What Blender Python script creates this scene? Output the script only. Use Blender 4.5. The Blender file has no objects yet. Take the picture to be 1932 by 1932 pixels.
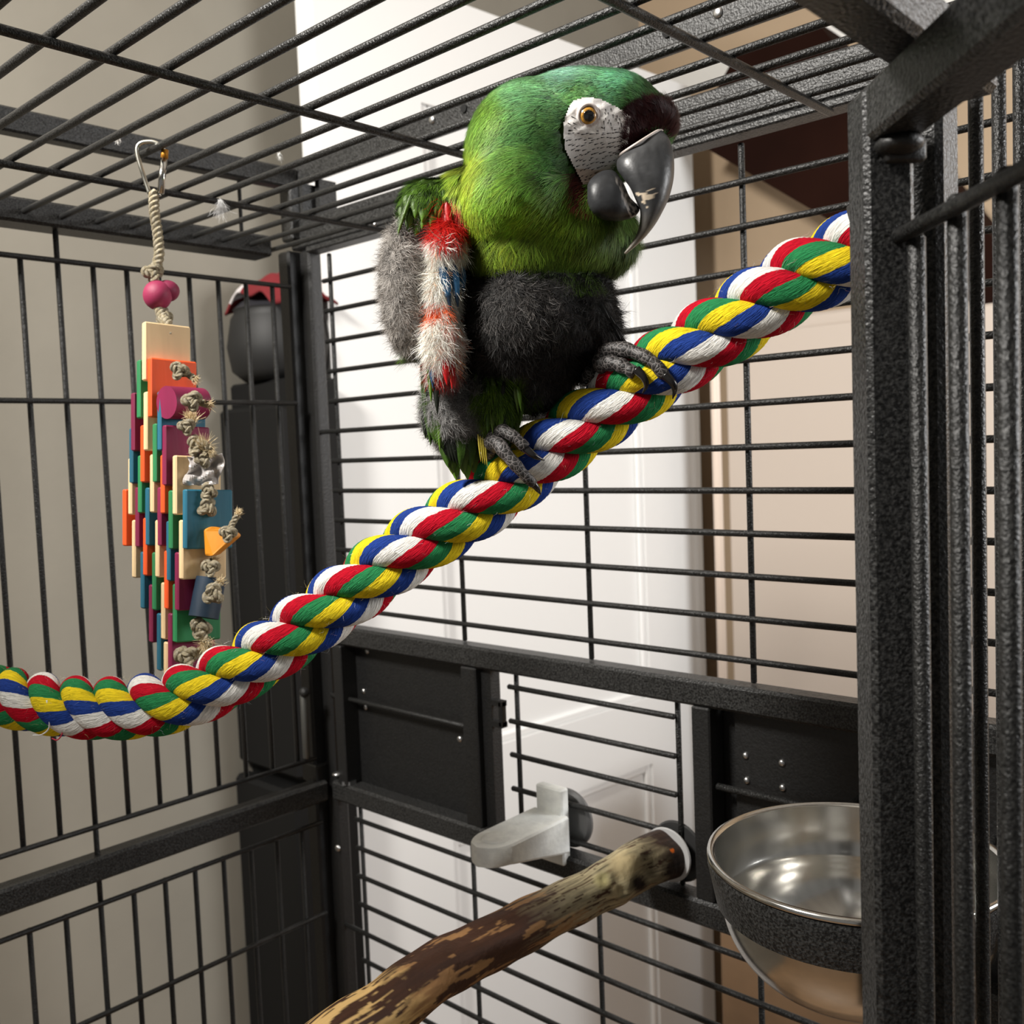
import bpy, math, random
import numpy as np
from mathutils import Vector, Matrix
from mathutils.bvhtree import BVHTree
random.seed(7); rng = np.random.default_rng(7)
col = bpy.context.scene.collection
scn = bpy.context.scene
MM = 0.001

# ------------------------------------------------------------------ camera (solved from the 25.4 mm wire grid of the cage)
R = np.array([[0.736528230654316, 0.6752775858905782, -0.03906849680572033],
              [0.014428792748131747, -0.07343077926362795, -0.9971959339042221],
              [-0.6762528930723307, 0.7338992455705858, -0.06382728226069645]])
CAM = np.array([709.7175, -517.8072, 55.0919]); F = 1854.2036; PP = np.array([965.8, 966.8])
cd = bpy.data.cameras.new('camera'); cam = bpy.data.objects.new('camera', cd); col.objects.link(cam)
rm = Matrix((tuple(R[0]), tuple(-R[1]), tuple(-R[2]))).transposed().to_4x4()
cam.matrix_world = Matrix.Translation(Vector(CAM * MM)) @ rm
cd.lens = 6.86; cd.sensor_fit = 'HORIZONTAL'; cd.sensor_width = 6.86 * 1932 / F
cd.clip_start = 0.01; cd.clip_end = 50
cd.dof.use_dof = True; cd.dof.focus_distance = 0.42; cd.dof.aperture_fstop = 3.8
scn.camera = cam
scn.view_settings.view_transform = 'Standard'; scn.view_settings.look = 'None'
scn.view_settings.gamma = 1.0; scn.view_settings.exposure = 0.0
scn.view_settings.use_curve_mapping = False
# ------------------------------------------------------------------ light: soft grey room behind the camera, a ceiling lamp, an added fill for the door
w = bpy.data.worlds.new('room_light'); scn.world = w; w.use_nodes = True
w.node_tree.nodes['Background'].inputs[0].default_value = (1.0, 0.97, 0.92, 1); w.node_tree.nodes['Background'].inputs[1].default_value = 0.18

def area(name, loc, target, size, power, color=(1, 0.96, 0.9)):
    l = bpy.data.lights.new(name, 'AREA'); l.shape = 'DISK'; l.size = size; l.energy = power; l.color = color
    o = bpy.data.objects.new(name, l); col.objects.link(o); o.location = loc
    d = Vector(target) - Vector(loc); o.rotation_euler = d.to_track_quat('-Z', 'Y').to_euler(); return o
area('ceiling_lamp', (0.12, -1.0, 0.85), (0.40, -0.25, 0.0), 0.26, 36)
area('door_fill_light', (1.25, 0.5, 0.32), (-0.25, 0.66, -0.2), 0.5, 14, (1, 1, 1))  # added light to brighten the white door, not a fitting of the room

# ------------------------------------------------------------------ helpers (millimetres in world space)
def ray(u, v): return R.T @ np.array([(u - PP[0]) / F, (v - PP[1]) / F, 1.0])
def at(u, v, d): return CAM + ray(u, v) * d
def onX(u, v, X): q = ray(u, v); return CAM + q * (X - CAM[0]) / q[0]
def onY(u, v, Y): q = ray(u, v); return CAM + q * (Y - CAM[1]) / q[1]
def proj(P):
    q = (np.asarray(P, float) - CAM) @ R.T
    return PP + F * q[..., :2] / q[..., 2:3]

def lin(c):
    return tuple((x / 12.92 if x <= 0.04045 else ((x + 0.055) / 1.055) ** 2.4) for x in [k / 255 for k in c])

class MB:
    def __init__(s): s.v = []; s.f = []; s.n = 0; s.mi = []; s.uv = []; s.c = []
    def add(s, v, f, mi=0, uv=None, c=None):
        v = np.asarray(v, float).reshape(-1, 3); s.v.append(v)
        s.f += [tuple(int(i) + s.n for i in q) for q in f]; s.mi += [mi] * len(f); s.n += len(v)
        if uv is not None: s.uv += list(uv)
        if c is not None: s.c.append(np.asarray(c, float).reshape(-1, 3))
        return s
    def box(s, lo, hi, bev=0.0, mi=0, M=None):
        lo = np.array(lo, float); hi = np.array(hi, float); b = min(bev, 0.45 * float((hi - lo).min()))
        if b <= 0:
            v = np.array([[x, y, z] for x in (lo[0], hi[0]) for y in (lo[1], hi[1]) for z in (lo[2], hi[2])])
            f = [(0, 1, 3, 2), (4, 6, 7, 5), (0, 4, 5, 1), (2, 3, 7, 6), (0, 2, 6, 4), (1, 5, 7, 3)]
        else:
            v = []; ix = {}
            for sx in (0, 1):
                for sy in (0, 1):
                    for sz in (0, 1):
                        c0 = [(lo[k], hi[k])[(sx, sy, sz)[k]] for k in range(3)]; sg = [1 - 2 * q for q in (sx, sy, sz)]
                        for a in range(3):
                            p = [c0[k] + (0 if k == a else sg[k] * b) for k in range(3)]
                            ix[(sx, sy, sz, a)] = len(v); v.append(p)
            f = []
            for a in range(3):
                o = [k for k in range(3) if k != a]
                for sa in (0, 1):
                    q = []
                    for (i, j) in ((0, 0), (1, 0), (1, 1), (0, 1)):
                        k = [0, 0, 0]; k[a] = sa; k[o[0]] = i; k[o[1]] = j; q.append(ix[(*k, a)])
                    f.append(q)
            for a in range(3):
                o = [k for k in range(3) if k != a]
                for i in (0, 1):
                    for j in (0, 1):
                        k0 = [0, 0, 0]; k0[o[0]] = i; k0[o[1]] = j; k1 = list(k0); k1[a] = 1
                        f.append([ix[(*k0, o[0])], ix[(*k1, o[0])], ix[(*k1, o[1])], ix[(*k0, o[1])]])
            for sx in (0, 1):
                for sy in (0, 1):
                    for sz in (0, 1): f.append([ix[(sx, sy, sz, a)] for a in range(3)])
            v = np.array(v)
            cen = v.mean(0); ff = []
            for q in f:
                p = v[q]; n = np.cross(p[1] - p[0], p[2] - p[0]); ff.append(tuple(q) if n @ (p.mean(0) - cen) > 0 else tuple(q[::-1]))
            f = ff
        if M is not None: v = np.array(v) @ M[0].T + M[1]
        return s.add(v, f, mi)
    def tube(s, pts, r, n=12, caps=True, mi=0, flat=None, c=None):
        pts = np.asarray(pts, float); m = len(pts); r = np.broadcast_to(np.asarray(r, float), (m,))
        T, N, B = frames(pts); a = np.linspace(0, 2 * np.pi, n, endpoint=False)
        fl = 1.0 if flat is None else flat
        ring = pts[:, None] + r[:, None, None] * (np.cos(a)[None, :, None] * N[:, None] + fl * np.sin(a)[None, :, None] * B[:, None])
        v = ring.reshape(-1, 3); f = [(i * n + j, i * n + (j + 1) % n, (i + 1) * n + (j + 1) % n, (i + 1) * n + j) for i in range(m - 1) for j in range(n)]
        if caps: f += [tuple(range(n))[::-1], tuple((m - 1) * n + j for j in range(n))]
        cc = None
        if c is not None: cc = np.repeat(np.broadcast_to(np.asarray(c, float).reshape(-1, 3), (m, 3)), n, 0)
        return s.add(v, f, mi, c=cc)
    def lathe(s, prof, cen, ax=(0, 0, 1), n=48, mi=0):
        ax = np.array(ax, float); ax /= np.linalg.norm(ax); u = np.cross(ax, [1, 0, 0] if abs(ax[0]) < .9 else [0, 1, 0]); u /= np.linalg.norm(u); w_ = np.cross(ax, u)
        a = np.linspace(0, 2 * np.pi, n, endpoint=False); prof = np.array(prof, float)
        v = np.array(cen)[None, None] + prof[:, 0][:, None, None] * (np.cos(a)[None, :, None] * u + np.sin(a)[None, :, None] * w_) + prof[:, 1][:, None, None] * ax
        m = len(prof); f = [(i * n + j, i * n + (j + 1) % n, (i + 1) * n + (j + 1) % n, (i + 1) * n + j) for i in range(m - 1) for j in range(n)]
        return s.add(v.reshape(-1, 3), f, mi)
    def ball(s, cen, rad, n=16, m=10, Rm=None, mi=0, c=None):
        th = np.linspace(0, np.pi, m + 1)[1:-1]; a = np.linspace(0, 2 * np.pi, n, endpoint=False)
        v = [[0, 0, 1]] + [[math.sin(t) * math.cos(b), math.sin(t) * math.sin(b), math.cos(t)] for t in th for b in a] + [[0, 0, -1]]
        v = np.array(v) * np.broadcast_to(np.asarray(rad, float), (3,))
        if Rm is not None: v = v @ np.array(Rm)   # rows of Rm are the local axes
        v = v + np.array(cen); k = len(th)
        f = [(0, 1 + j, 1 + (j + 1) % n) for j in range(n)]
        f += [(1 + i * n + j, 1 + (i + 1) * n + j, 1 + (i + 1) * n + (j + 1) % n, 1 + i * n + (j + 1) % n) for i in range(k - 1) for j in range(n)]
        f += [(1 + (k - 1) * n + j, 1 + k * n, 1 + (k - 1) * n + (j + 1) % n) for j in range(n)]
        return s.add(v, f, mi, c=None if c is None else np.broadcast_to(c, (len(v), 3)))
    def build(s, name, mats, parent=None, smooth=False, kind=None, sharp=None):
        v = np.concatenate(s.v); org = np.array(parent['_o']) if parent is not None else v.mean(0)
        me = bpy.data.meshes.new(name); me.from_pydata(((v - org) * MM).tolist(), [], s.f)
        if not isinstance(mats, (list, tuple)): mats = [mats]
        for m_ in mats: me.materials.append(m_)
        if len(mats) > 1: me.polygons.foreach_set('material_index', s.mi)
        if smooth: me.polygons.foreach_set('use_smooth', [True] * len(me.polygons))
        if s.uv:
            l = me.uv_layers.new(name='UVMap'); l.data.foreach_set('uv', np.array(s.uv, float).ravel())
        if s.c:
            ca = me.color_attributes.new(name='Col', type='FLOAT_COLOR', domain='POINT')
            c4 = np.ones((len(v), 4)); c4[:, :3] = np.concatenate(s.c); ca.data.foreach_set('color', c4.ravel())
        me.validate(); me.update()
        if smooth and sharp: me.set_sharp_from_angle(angle=math.radians(sharp))
        o = bpy.data.objects.new(name, me); col.objects.link(o)
        if parent is not None: o.parent = parent; o['_o'] = list(parent['_o'])
        else: o.location = Vector(org * MM); o['_o'] = org.tolist()
        if kind: o['kind'] = kind
        return o

def frames(pts):
    T = np.gradient(pts, axis=0); T /= np.linalg.norm(T, axis=1)[:, None] + 1e-12
    N = np.zeros_like(T); a = np.array([0, 0, 1.0]) if abs(T[0][2]) < .9 else np.array([1.0, 0, 0])
    N[0] = a - T[0] * (a @ T[0]); N[0] /= np.linalg.norm(N[0])
    for i in range(1, len(pts)):
        n = N[i - 1] - T[i] * (N[i - 1] @ T[i]); N[i] = n / np.linalg.norm(n)
    return T, N, np.cross(T, N)

def spline(P, step):
    P = np.asarray(P, float); Q = np.vstack([2 * P[0] - P[1], P, 2 * P[-1] - P[-2]]); out = []
    for i in range(1, len(Q) - 2):
        t = np.linspace(0, 1, 40, endpoint=False)[:, None]; a, b, c, d = Q[i - 1:i + 3]
        out.append(0.5 * ((2 * b) + (c - a) * t + (2 * a - 5 * b + 4 * c - d) * t ** 2 + (3 * b - a - 3 * c + d) * t ** 3))
    X = np.vstack(out + [Q[-2][None]]); s = np.r_[0, np.cumsum(np.linalg.norm(np.diff(X, axis=0), axis=1))]
    n = max(2, int(s[-1] / step) + 1); ss = np.linspace(0, s[-1], n)
    return np.stack([np.interp(ss, s, X[:, k]) for k in range(X.shape[1])], 1)

def empty(name, loc, label, cat, group=None):
    o = bpy.data.objects.new(name, None); col.objects.link(o); o.location = Vector(np.array(loc, float) * MM); o.empty_display_size = 0.02
    o['_o'] = [float(x) for x in loc]; o['label'] = label; o['category'] = cat
    if group: o['group'] = group
    return o
def tag(o, label, cat, group=None):
    o['label'] = label; o['category'] = cat
    if group: o['group'] = group
    return o
def struct(o): o['kind'] = 'structure'; return o

# ------------------------------------------------------------------ materials
def nt(m): return m.node_tree.nodes, m.node_tree.links
def mat(name, c, rough=0.5, metal=0.0, var=0.0, vscale=40, bump=0.0, bscale=200, coat=0.0, spec=None, c2=None, stretch=None, detail=3):
    m = bpy.data.materials.new(name); m.use_nodes = True; N, L = nt(m); b = N['Principled BSDF']
    b.inputs['Base Color'].default_value = (*c, 1); b.inputs['Roughness'].default_value = rough; b.inputs['Metallic'].default_value = metal
    if coat: b.inputs['Coat Weight'].default_value = coat
    if spec is not None: b.inputs['Specular IOR Level'].default_value = spec
    if var or bump:
        tc = N.new('ShaderNodeTexCoord'); src = tc.outputs['Object']
        if stretch:
            mp = N.new('ShaderNodeMapping'); mp.inputs['Scale'].default_value = stretch; L.new(src, mp.inputs[0]); src = mp.outputs[0]
    if var or c2:
        n = N.new('ShaderNodeTexNoise'); n.inputs['Scale'].default_value = vscale; n.inputs['Detail'].default_value = detail; L.new(src, n.inputs['Vector'])
        r = N.new('ShaderNodeValToRGB'); r.color_ramp.elements[0].position = 0.38; r.color_ramp.elements[1].position = 0.64
        lo = tuple(x * (1 - var) for x in c) if c2 is None else c; hi = tuple(min(1, x * (1 + var)) for x in c) if c2 is None else c2
        r.color_ramp.elements[0].color = (*lo, 1); r.color_ramp.elements[1].color = (*hi, 1)
        L.new(n.outputs[0], r.inputs[0]); L.new(r.outputs[0], b.inputs['Base Color'])
    if bump:
        n2 = N.new('ShaderNodeTexNoise'); n2.inputs['Scale'].default_value = bscale; n2.inputs['Detail'].default_value = 2; L.new(src, n2.inputs['Vector'])
        bp = N.new('ShaderNodeBump'); bp.inputs['Strength'].default_value = bump; bp.inputs['Distance'].default_value = 0.0006
        L.new(n2.outputs[0], bp.inputs['Height']); L.new(bp.outputs[0], b.inputs['Normal'])
    return m
def cmat(name, rough=0.6, spec=0.3, bump=0, bscale=500):
    m = mat(name, (1, 1, 1), rough, spec=spec, bump=bump, bscale=bscale); N, L = nt(m)
    a = N.new('ShaderNodeAttribute'); a.attribute_name = 'Col'; L.new(a.outputs['Color'], N['Principled BSDF'].inputs['Base Color']); return m
M_black = mat('hammered_black_powder_coat', (0.006, 0.006, 0.006), 0.38, 0.0, c2=(0.042, 0.042, 0.041), var=.1, vscale=900, bump=0.9, bscale=800, detail=2, spec=0.32)  # grey mottling, with glints off the hammered bumps put into the colour too
M_bar = mat('textured_black_wire_coat', (0.005, 0.005, 0.005), 0.4, 0.0, c2=(0.026, 0.026, 0.025), var=.1, vscale=1100, bump=0.9, bscale=1000, detail=2, spec=0.32)
M_sheet = mat('matte_black_sheet', (0.005, 0.005, 0.005), 0.5, 0.0, c2=(0.010, 0.010, 0.010), var=.1, vscale=700, bump=0.5, bscale=700)
M_steel = mat('polished_steel', (0.62, 0.61, 0.58), 0.17, 1.0, bump=0.05, bscale=60)
M_zinc = mat('zinc_screw', (0.6, 0.6, 0.6), 0.3, 1.0)
M_door = mat('white_door_paint', (0.86, 0.86, 0.85), 0.45, bump=0.06, bscale=60)
M_wallL = mat('grey_beige_wall_paint', lin((138, 133, 122)), 0.9, var=0.04, vscale=8, bump=0.25, bscale=90)
M_wallB = mat('tan_wall_paint', lin((176, 154, 128)), 0.9, var=0.03, vscale=6, bump=0.2, bscale=90)

# ------------------------------------------------------------------ room
def slab(name, lo, hi, m, **k): return struct(MB().box(lo, hi, **k).build(name, m))
slab('wall_left', (-460, -1700, -1358), (-400, 1160, 1100), M_wallL)
slab('wall_back', (-400, 1100, -1358), (1900, 1160, 1100), M_wallB)
slab('floor', (-460, -1700, -1400), (1900, 1160, -1358), mat('oak_floor', (0.28, 0.17, 0.09), 0.5, var=0.3, vscale=6, stretch=(1, 9, 1)))
slab('ceiling', (-460, -1700, 1100), (1900, 1160, 1150), mat('white_ceiling', (0.7, 0.68, 0.64), 0.9))
# open white door with two recessed panels
P0 = np.array([-287.7, 246.6, 0.0]); dd = np.array([57.1, 757.9, 0]); dd /= np.linalg.norm(dd); dn = np.array([dd[1], -dd[0], 0])
DM = (np.stack([dd, dn, [0, 0, 1.0]], 1), P0)
b = MB(); TOP = 672; BOT = -1345
for (u0, u1, z0, z1) in ((-4, 158, BOT, TOP), (600, 760, BOT, TOP), (158, 600, 522, TOP), (158, 600, -490, -375), (158, 600, BOT, -1150)):
    b.box((u0, -40, z0), (u1, 0, z1), M=DM)
door = struct(b.build('door_1', M_door))
for (z0, z1) in ((-375, 522), (-1150, -490)):
    MB().box((158, -34, z0), (600, -10, z1), M=DM).build('door_panel', M_door, door)
    for q in (((158, -10, z0), (172, -3, z1)), ((586, -10, z0), (600, -3, z1)), ((172, -10, z1 - 14), (586, -3, z1)), ((172, -10, z0), (586, -3, z0 + 14))):
        MB().box(*q, bev=3, M=DM).build('panel_moulding', M_door, door)
slab('trim_1', (-600, 1085, 700), (300, 1101, 745), mat('white_trim_paint', (0.8, 0.79, 0.76), 0.5), bev=4)

# black mini fridge behind the corner, black pot and red cloth on top
g = empty('mini_fridge', (-330, 190, -1358), 'black mini fridge standing behind the cage corner beside the white door', 'fridge')
M_fr = mat('black_appliance', (0.007, 0.007, 0.007), 0.6, spec=0.2)
MB().box((-398, 165, -1340), (-262, 232, 150), bev=4).build('body', M_fr, g)
MB().box((-396, 146, -330), (-263, 164, 118), bev=5).build('door', M_fr, g)
MB().box((-398, 140, -1300), (-263, 164, -345), bev=5).build('door', M_fr, g)
g = empty('cooking_pot', (-335, 195, 150), 'round black pot with a lid standing on the mini fridge', 'pot')
MB().lathe([(0, 0), (44, 0), (58, 12), (63, 42), (57, 76), (52, 84), (54, 87)], (-335, 200, 151), n=32).build('body', mat('black_enamel', (0.01, 0.01, 0.01), 0.6), g, smooth=True)
MB().lathe([(54, 87), (44, 96), (24, 102), (8, 103), (8, 106), (12, 109), (0, 111)], (-335, 200, 151), n=32).build('lid', mat('dull_pot_lid', (0.03, 0.03, 0.035), 0.35), g, smooth=True)
# crumpled red cloth with a white patch draped over the lid
n = 26; gx, gy = np.meshgrid(np.linspace(-1, 1, n), np.linspace(-1, 1, n)); rr = np.hypot(gx, gy)
hz = 279 - 22 * rr ** 2 + 4 * np.sin(6 * gx + 2 * gy) + 3 * np.cos(9 * gy - 3 * gx)
v = np.stack([-320 + gx * 52, 196 + gy * 48, hz], -1).reshape(-1, 3)
f = [(i * n + j, i * n + j + 1, (i + 1) * n + j + 1, (i + 1) * n + j) for i in range(n - 1) for j in range(n - 1)]
b = MB(); mi = [1 if (0 < v[q[0]][0] + 362 < 26 and v[q[0]][2] < 266) else 0 for q in f]
b.add(v, f); b.mi = mi
o = b.build('cloth', [mat('red_cloth', lin((110, 22, 28)), 0.9), mat('white_cloth_patch', (0.6, 0.56, 0.56), 0.8)], smooth=True)
m_ = o.modifiers.new('thick', 'SOLIDIFY'); m_.thickness = 0.003
tag(o, 'crumpled red cloth with white patch lying on the black pot', 'cloth')
# pale cabinet, brown box and dark sloping beam behind the right half of the cage
g = empty('tall_cabinet', (240, 1000, -1358), 'pale pinkish beige tall cabinet standing against the tan wall', 'cabinet')
M_cab = mat('pale_beige_laminate', lin((190, 177, 165)), 0.5)
_cx = float(onY(1362, 608, 950)[0]); _cz = float(onY(1505, 593, 950)[2])
MB().box((_cx, 955, -1350), (620, 1095, _cz), bev=5).build('body', M_cab, g)
MB().box((_cx + 6, 946, -1330), (610, 955, _cz - 20), bev=4).build('door', M_cab, g)
_hx = float(onY(1351, 800, 944)[0]); _hz = float(onY(1351, 690, 944)[2])
MB().tube([(_hx, 944, -700), (_hx, 944, _hz - 6), (_hx + 2, 946, _hz - 2), (_hx + 8, 953, _hz)], 8, 12).build('handle', mat('pale_handle', lin((222, 205, 190)), 0.4), g, smooth=True)
o = MB().box((4, 640, -900), (500, 800, -370), bev=4).build('cardboard_box', mat('brown_cardboard', lin((142, 114, 86)), 0.8, var=0.08, vscale=20)); tag(o, 'brown cardboard box standing in front of the pale cabinet', 'box')
b = MB(); q = [onY(1300, 262, 950), onY(1870, 594, 950), onY(1930, 520, 950), onY(1540, 40, 950), onY(1390, 100, 950)]
q = np.array(q); q2 = q + [0, 90, 0]
b.add(np.vstack([q, q2]), [(0, 1, 2, 3, 4), (9, 8, 7, 6, 5)] + [(i, i + 5, (i + 1) % 5 + 5, (i + 1) % 5) for i in range(5)])
o = b.build('sloping_beam', mat('dark_brown_wood', lin((30, 14, 9)), 0.85, var=0.2, vscale=5, spec=0.05)); tag(o, 'dark brown sloping wooden beam across the tan wall', 'beam')
# ------------------------------------------------------------------ cage
cage = empty('bird_cage', (300, -250, -600), 'large black wrought iron bird cage with open door on the right', 'cage')
cache = {}
def bar(p0, p1, parent, r=2.0, name='bar', m=None):
    p0 = np.array(p0, float); p1 = np.array(p1, float); Ln = round(float(np.linalg.norm(p1 - p0)), 1); k = (Ln, r, name, m)
    if k not in cache:
        n = 10; h = 1.0
        prof = [(0, 0), (r * .7, 0), (r, r * .4), (r, Ln - r * .4), (r * .7, Ln), (0, Ln)]
        bb = MB(); bb.lathe(prof, (0, 0, 0), n=n); me = bpy.data.meshes.new(name)
        me.from_pydata((np.concatenate(bb.v) * MM).tolist(), [], bb.f); me.materials.append(m or M_bar)
        me.polygons.foreach_set('use_smooth', [True] * len(me.polygons)); me.validate(); cache[k] = me
    o = bpy.data.objects.new(name, cache[k]); col.objects.link(o); o.parent = parent
    org = np.array(parent['_o']); d = Vector(p1 - p0)
    o.location = Vector((p0 - org) * MM); o.rotation_mode = 'QUATERNION'; o.rotation_quaternion = d.to_track_quat('Z', 'Y'); return o
def screw(p, ax, parent, r=2.6, name='screw'):
    return MB().lathe([(0, 1.6), (r * .55, 1.5), (r * .9, .9), (r, 0.2), (r, -.6)], p, ax, n=14).build(name, M_zinc, parent, smooth=True)
# roof: frame tubes round the edge, wires along X, three cross wires along Y
b = MB()
b.box((-10, -6, 233.5), (612, 8, 258), bev=1.5).box((-16, -560, 222), (10, -38, 239), bev=2).box((592, -560, 222), (618, -38, 247), bev=2).box((-16, -590, 222), (618, -560, 247), bev=2)
roof = b.build('roof_grate', M_black, cage)
for j in range(21):
    y = -33 - 25.4 * j
    bar((4 if y < -40 else 0, y, 229.5), (604, y, 229.5), roof)
for x in (125.5, 302.4, 479.9): bar((x, -572, 225.5), (x, -8, 225.5), roof, 2.2, 'cross_bar')
# raised play-top rail standing over the roof
b = MB().box((-10, -4, 290), (618, 8, 305), bev=1.5).box((-10, -560, 284), (3, -4, 301), bev=1.5).box((592, -560, 288), (618, -4, 303), bev=2).box((-14, -590, 288), (618, -560, 303), bev=2)
top = b.build('play_top_rail', M_black, cage)
MB().box((-12, -14, 240), (4, 4, 288), bev=1.5).box((4, -4, 240), (8, 14, 288)).box((10, 8, 262), (16, 26, 292)).build('bracket', M_black, top)
bar((-10, -54, 236), (-10, -54, 288), top, 1.6)
for x in (172, 412): screw((x, -4.3, 299.6), (0, -1, 0), top, 3.2)
for x in (205.5, 377.4): MB().lathe([(0, 0), (2.9, 0), (3.0, 1.0)], (x, -5.2, 299.0), (0, 1, 0), n=14).build('socket', mat('dark_hole', (0.002, 0.002, 0.002), 0.9), top)
screw((101, -6.3, 239), (0, -1, 0), roof, 2.2); screw((104, -6.3, 235.6), (0, -1, 0), roof, 1.8)
# corner posts
MB().box((-18, -15, -700), (-2, 12, 232), bev=2).box((-2, -4, -700), (12, 10, 232), bev=2).box((-19, -17, -232), (3, 6, -216), bev=1).build('corner_post', M_sheet, cage)
MB().box((592, -10, -700), (612, 10, 290), bev=2).build('corner_post', M_black, cage)
MB().box((-18, -590, -700), (4, -570, 290), bev=2).build('corner_post', M_black, cage)
# back panel on Y = 0 (horizontal wires, three uprights), rails and feeder openings
back = MB().box((12, -7, 228.5), (604, 8, 233.3), bev=1.0).build('back_panel', M_black, cage)
for k in range(-3, 9): bar((25 if k != 3 else 9, 0, k * 25.4), (604, 0, k * 25.4), back)
for x in (31, 175.3, 298, 420.5): bar((x, 3.4, -90), (x, 3.4, 226), back, 1.9, 'upright')
MB().box((12, -8, -107), (604, 8, -90.5), bev=2).build('rail', M_black, back)
MB().box((12, -9, -246), (604, 8, -229), bev=2).build('rail', M_black, back)
MB().box((24, -10, -229), (36, 8, -107), bev=1).build('stile', M_sheet, back)
MB().box((180, -8, -229), (196, 8, -107), bev=1).box((196, -2, -229), (206, 8, -107)).build('stile', M_sheet, back)
MB().box((383, -8, -229), (396, 8, -107), bev=1).build('stile', M_sheet, back)
fd = MB().box((30, 6.5, -231), (184, 9.5, -105)).build('feeder_door', M_sheet, back)
bar((7, -2, -154.5), (182, -2, -155), fd, 2.0)
for x, z in ((51.8, -112.4), (44, -148.3), (45.8, -162.3), (170, -133.4), (169.3, -148), (177, -163.4)): screw((x, 6.8 if z != -163.4 else -8.2, z), (0, -1, 0), fd, 2.4, 'rivet')
MB().box((388, 10, -231), (416, 13, -105)).build('backing_plate', M_sheet, back)
fd2 = MB().box((406, 5, -231), (604, 8, -105)).build('feeder_door', M_sheet, back)
bar((396, -2, -156.3), (604, -2, -156), fd2, 2.2)
for x, z in ((412.9, -135.9), (436.9, -135.8), (413.2, -151.2), (436.9, -150.8), (428.6, -168.3)): screw((x, 4.8, z), (0, -1, 0), fd2, 2.2, 'rivet')
for z in (-118.4, -143.9, -169, -194.5, -220.7): bar((222, 0, z), (366, 0, z), back)
for x in (227, 366): bar((x, 3.6, -229), (x, 3.6, -107), back, 1.9, 'upright')
MB().box((206, -3, -150), (217, 3, -146)).box((206, -3, -134), (217, 3, -130)).box((213, -3, -150), (217, 3, -130), bev=1).build('latch_loop', M_sheet, back)
z0 = -261.4
for k in range(18):
    z = z0 - 25.4 * k; bar((32 if k != 4 else 8, 0, z), (604, 0, z), back)
for x in (36, 174, 297, 420.5): bar((x, 3.4, -700), (x, 3.4, -246), back, 1.9, 'upright')
screw((22, -9, -221), (0, 0, 1), back, 4.5, 'bolt'); MB().lathe([(0, 0), (7, 0), (7, 3), (0, 3)], (31, -4, -229), n=6).build('bolt', M_zinc, back)
# left panel on X = 0 (vertical wires)
left = MB().box((-8, -570, -248), (8, -8, -230), bev=2).build('side_panel', M_black, cage)
for j in range(21):
    y = -34 - 25.4 * j
    bar((0, y, -208.5), (0, y, 222 if j in (7, 15) else 200), left)
    bar((0, y, -700), (0, y, -266), left)
for y in (-211.8, -415): bar((0, y, -266), (0, y, -208), left, 2.0)
for z in (200, 101.5, -208.5): bar((3.2, -570, z), (3.2, -17, z), left, 2.0, 'cross_bar')
for z in (-266.4, -348.8, -520): bar((3.2, -570, z), (3.2, -14, z), left, 2.0, 'cross_bar')
bar((5, -28, -206), (5, -28, -148), left, 3.0, 'latch_rod', mat('grey_latch_metal', (0.12, 0.12, 0.11), 0.4, 0.6)); MB().ball((7, -28, -147), 4.6).build('latch_knob', M_bar, left, smooth=True)  # latch rod in a lighter grey metal than the wires
screw((14, -7, -290), (0, -1, 0), left, 3, 'rivet')
for px_, py_ in ((1906, 1598), (1907, 1664), (1905, 1868)):
    q_ = onY(px_, py_, -10); screw(tuple(q_), (0, -1, 0), back, 4.2, 'bolt')
# right side panel on X = 600: fixed wires, door opening frame
right = MB().box((585, -196, -700), (600, -179, 178), bev=2).box((596, -560, 160), (612, -179, 176), bev=2).build('front_panel', M_black, cage)
for k in range(7): bar((600, -163 + 25 * k, -700), (600, -163 + 25 * k, 232), right, 2.4)
for z in (200, ): bar((597, -560, z), (597, -5, z), right)
# open door: hinge stile, top rail, wires
D = np.array([0.69, -0.724, 0.0]); D /= np.linalg.norm(D); E = np.array([D[1], -D[0], 0]) ; E = -E   # E points to the left of the frame
if E @ R[0] > 0: E = -E
h = at(1688, 900, 296); h[2] = 0
DMm = (np.stack([D, E, [0, 0, 1.0]], 1), h)
door_ = MB().box((-15, -7.5, -700), (0, 7.5, 158), bev=1.6, M=DMm).box((0.2, -7.5, 141), (420, 7.5, 158), bev=1.6, M=DMm).build('access_door', M_black, cage)
def dp(a, e, z): return h + D * a + E * e + np.array([0, 0, z])
for j in range(16):
    a = 4.5 + 25.4 * j
    e = -5.5
    bar(dp(a, e, -700), dp(a, e, 118 if j else 113), door_, 2.6)
bar(dp(-3.5, -2.2, 113.5), dp(400, -2.2, 113.5), door_, 2.4, 'cross_bar')
MB().ball(dp(4, -1, 139), (7, 7, 3.5), 12, 8).box((1, -9, 134), (5, 3, 141), M=DMm, bev=1).build('hinge_pin', M_sheet, door_, smooth=True)

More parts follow.
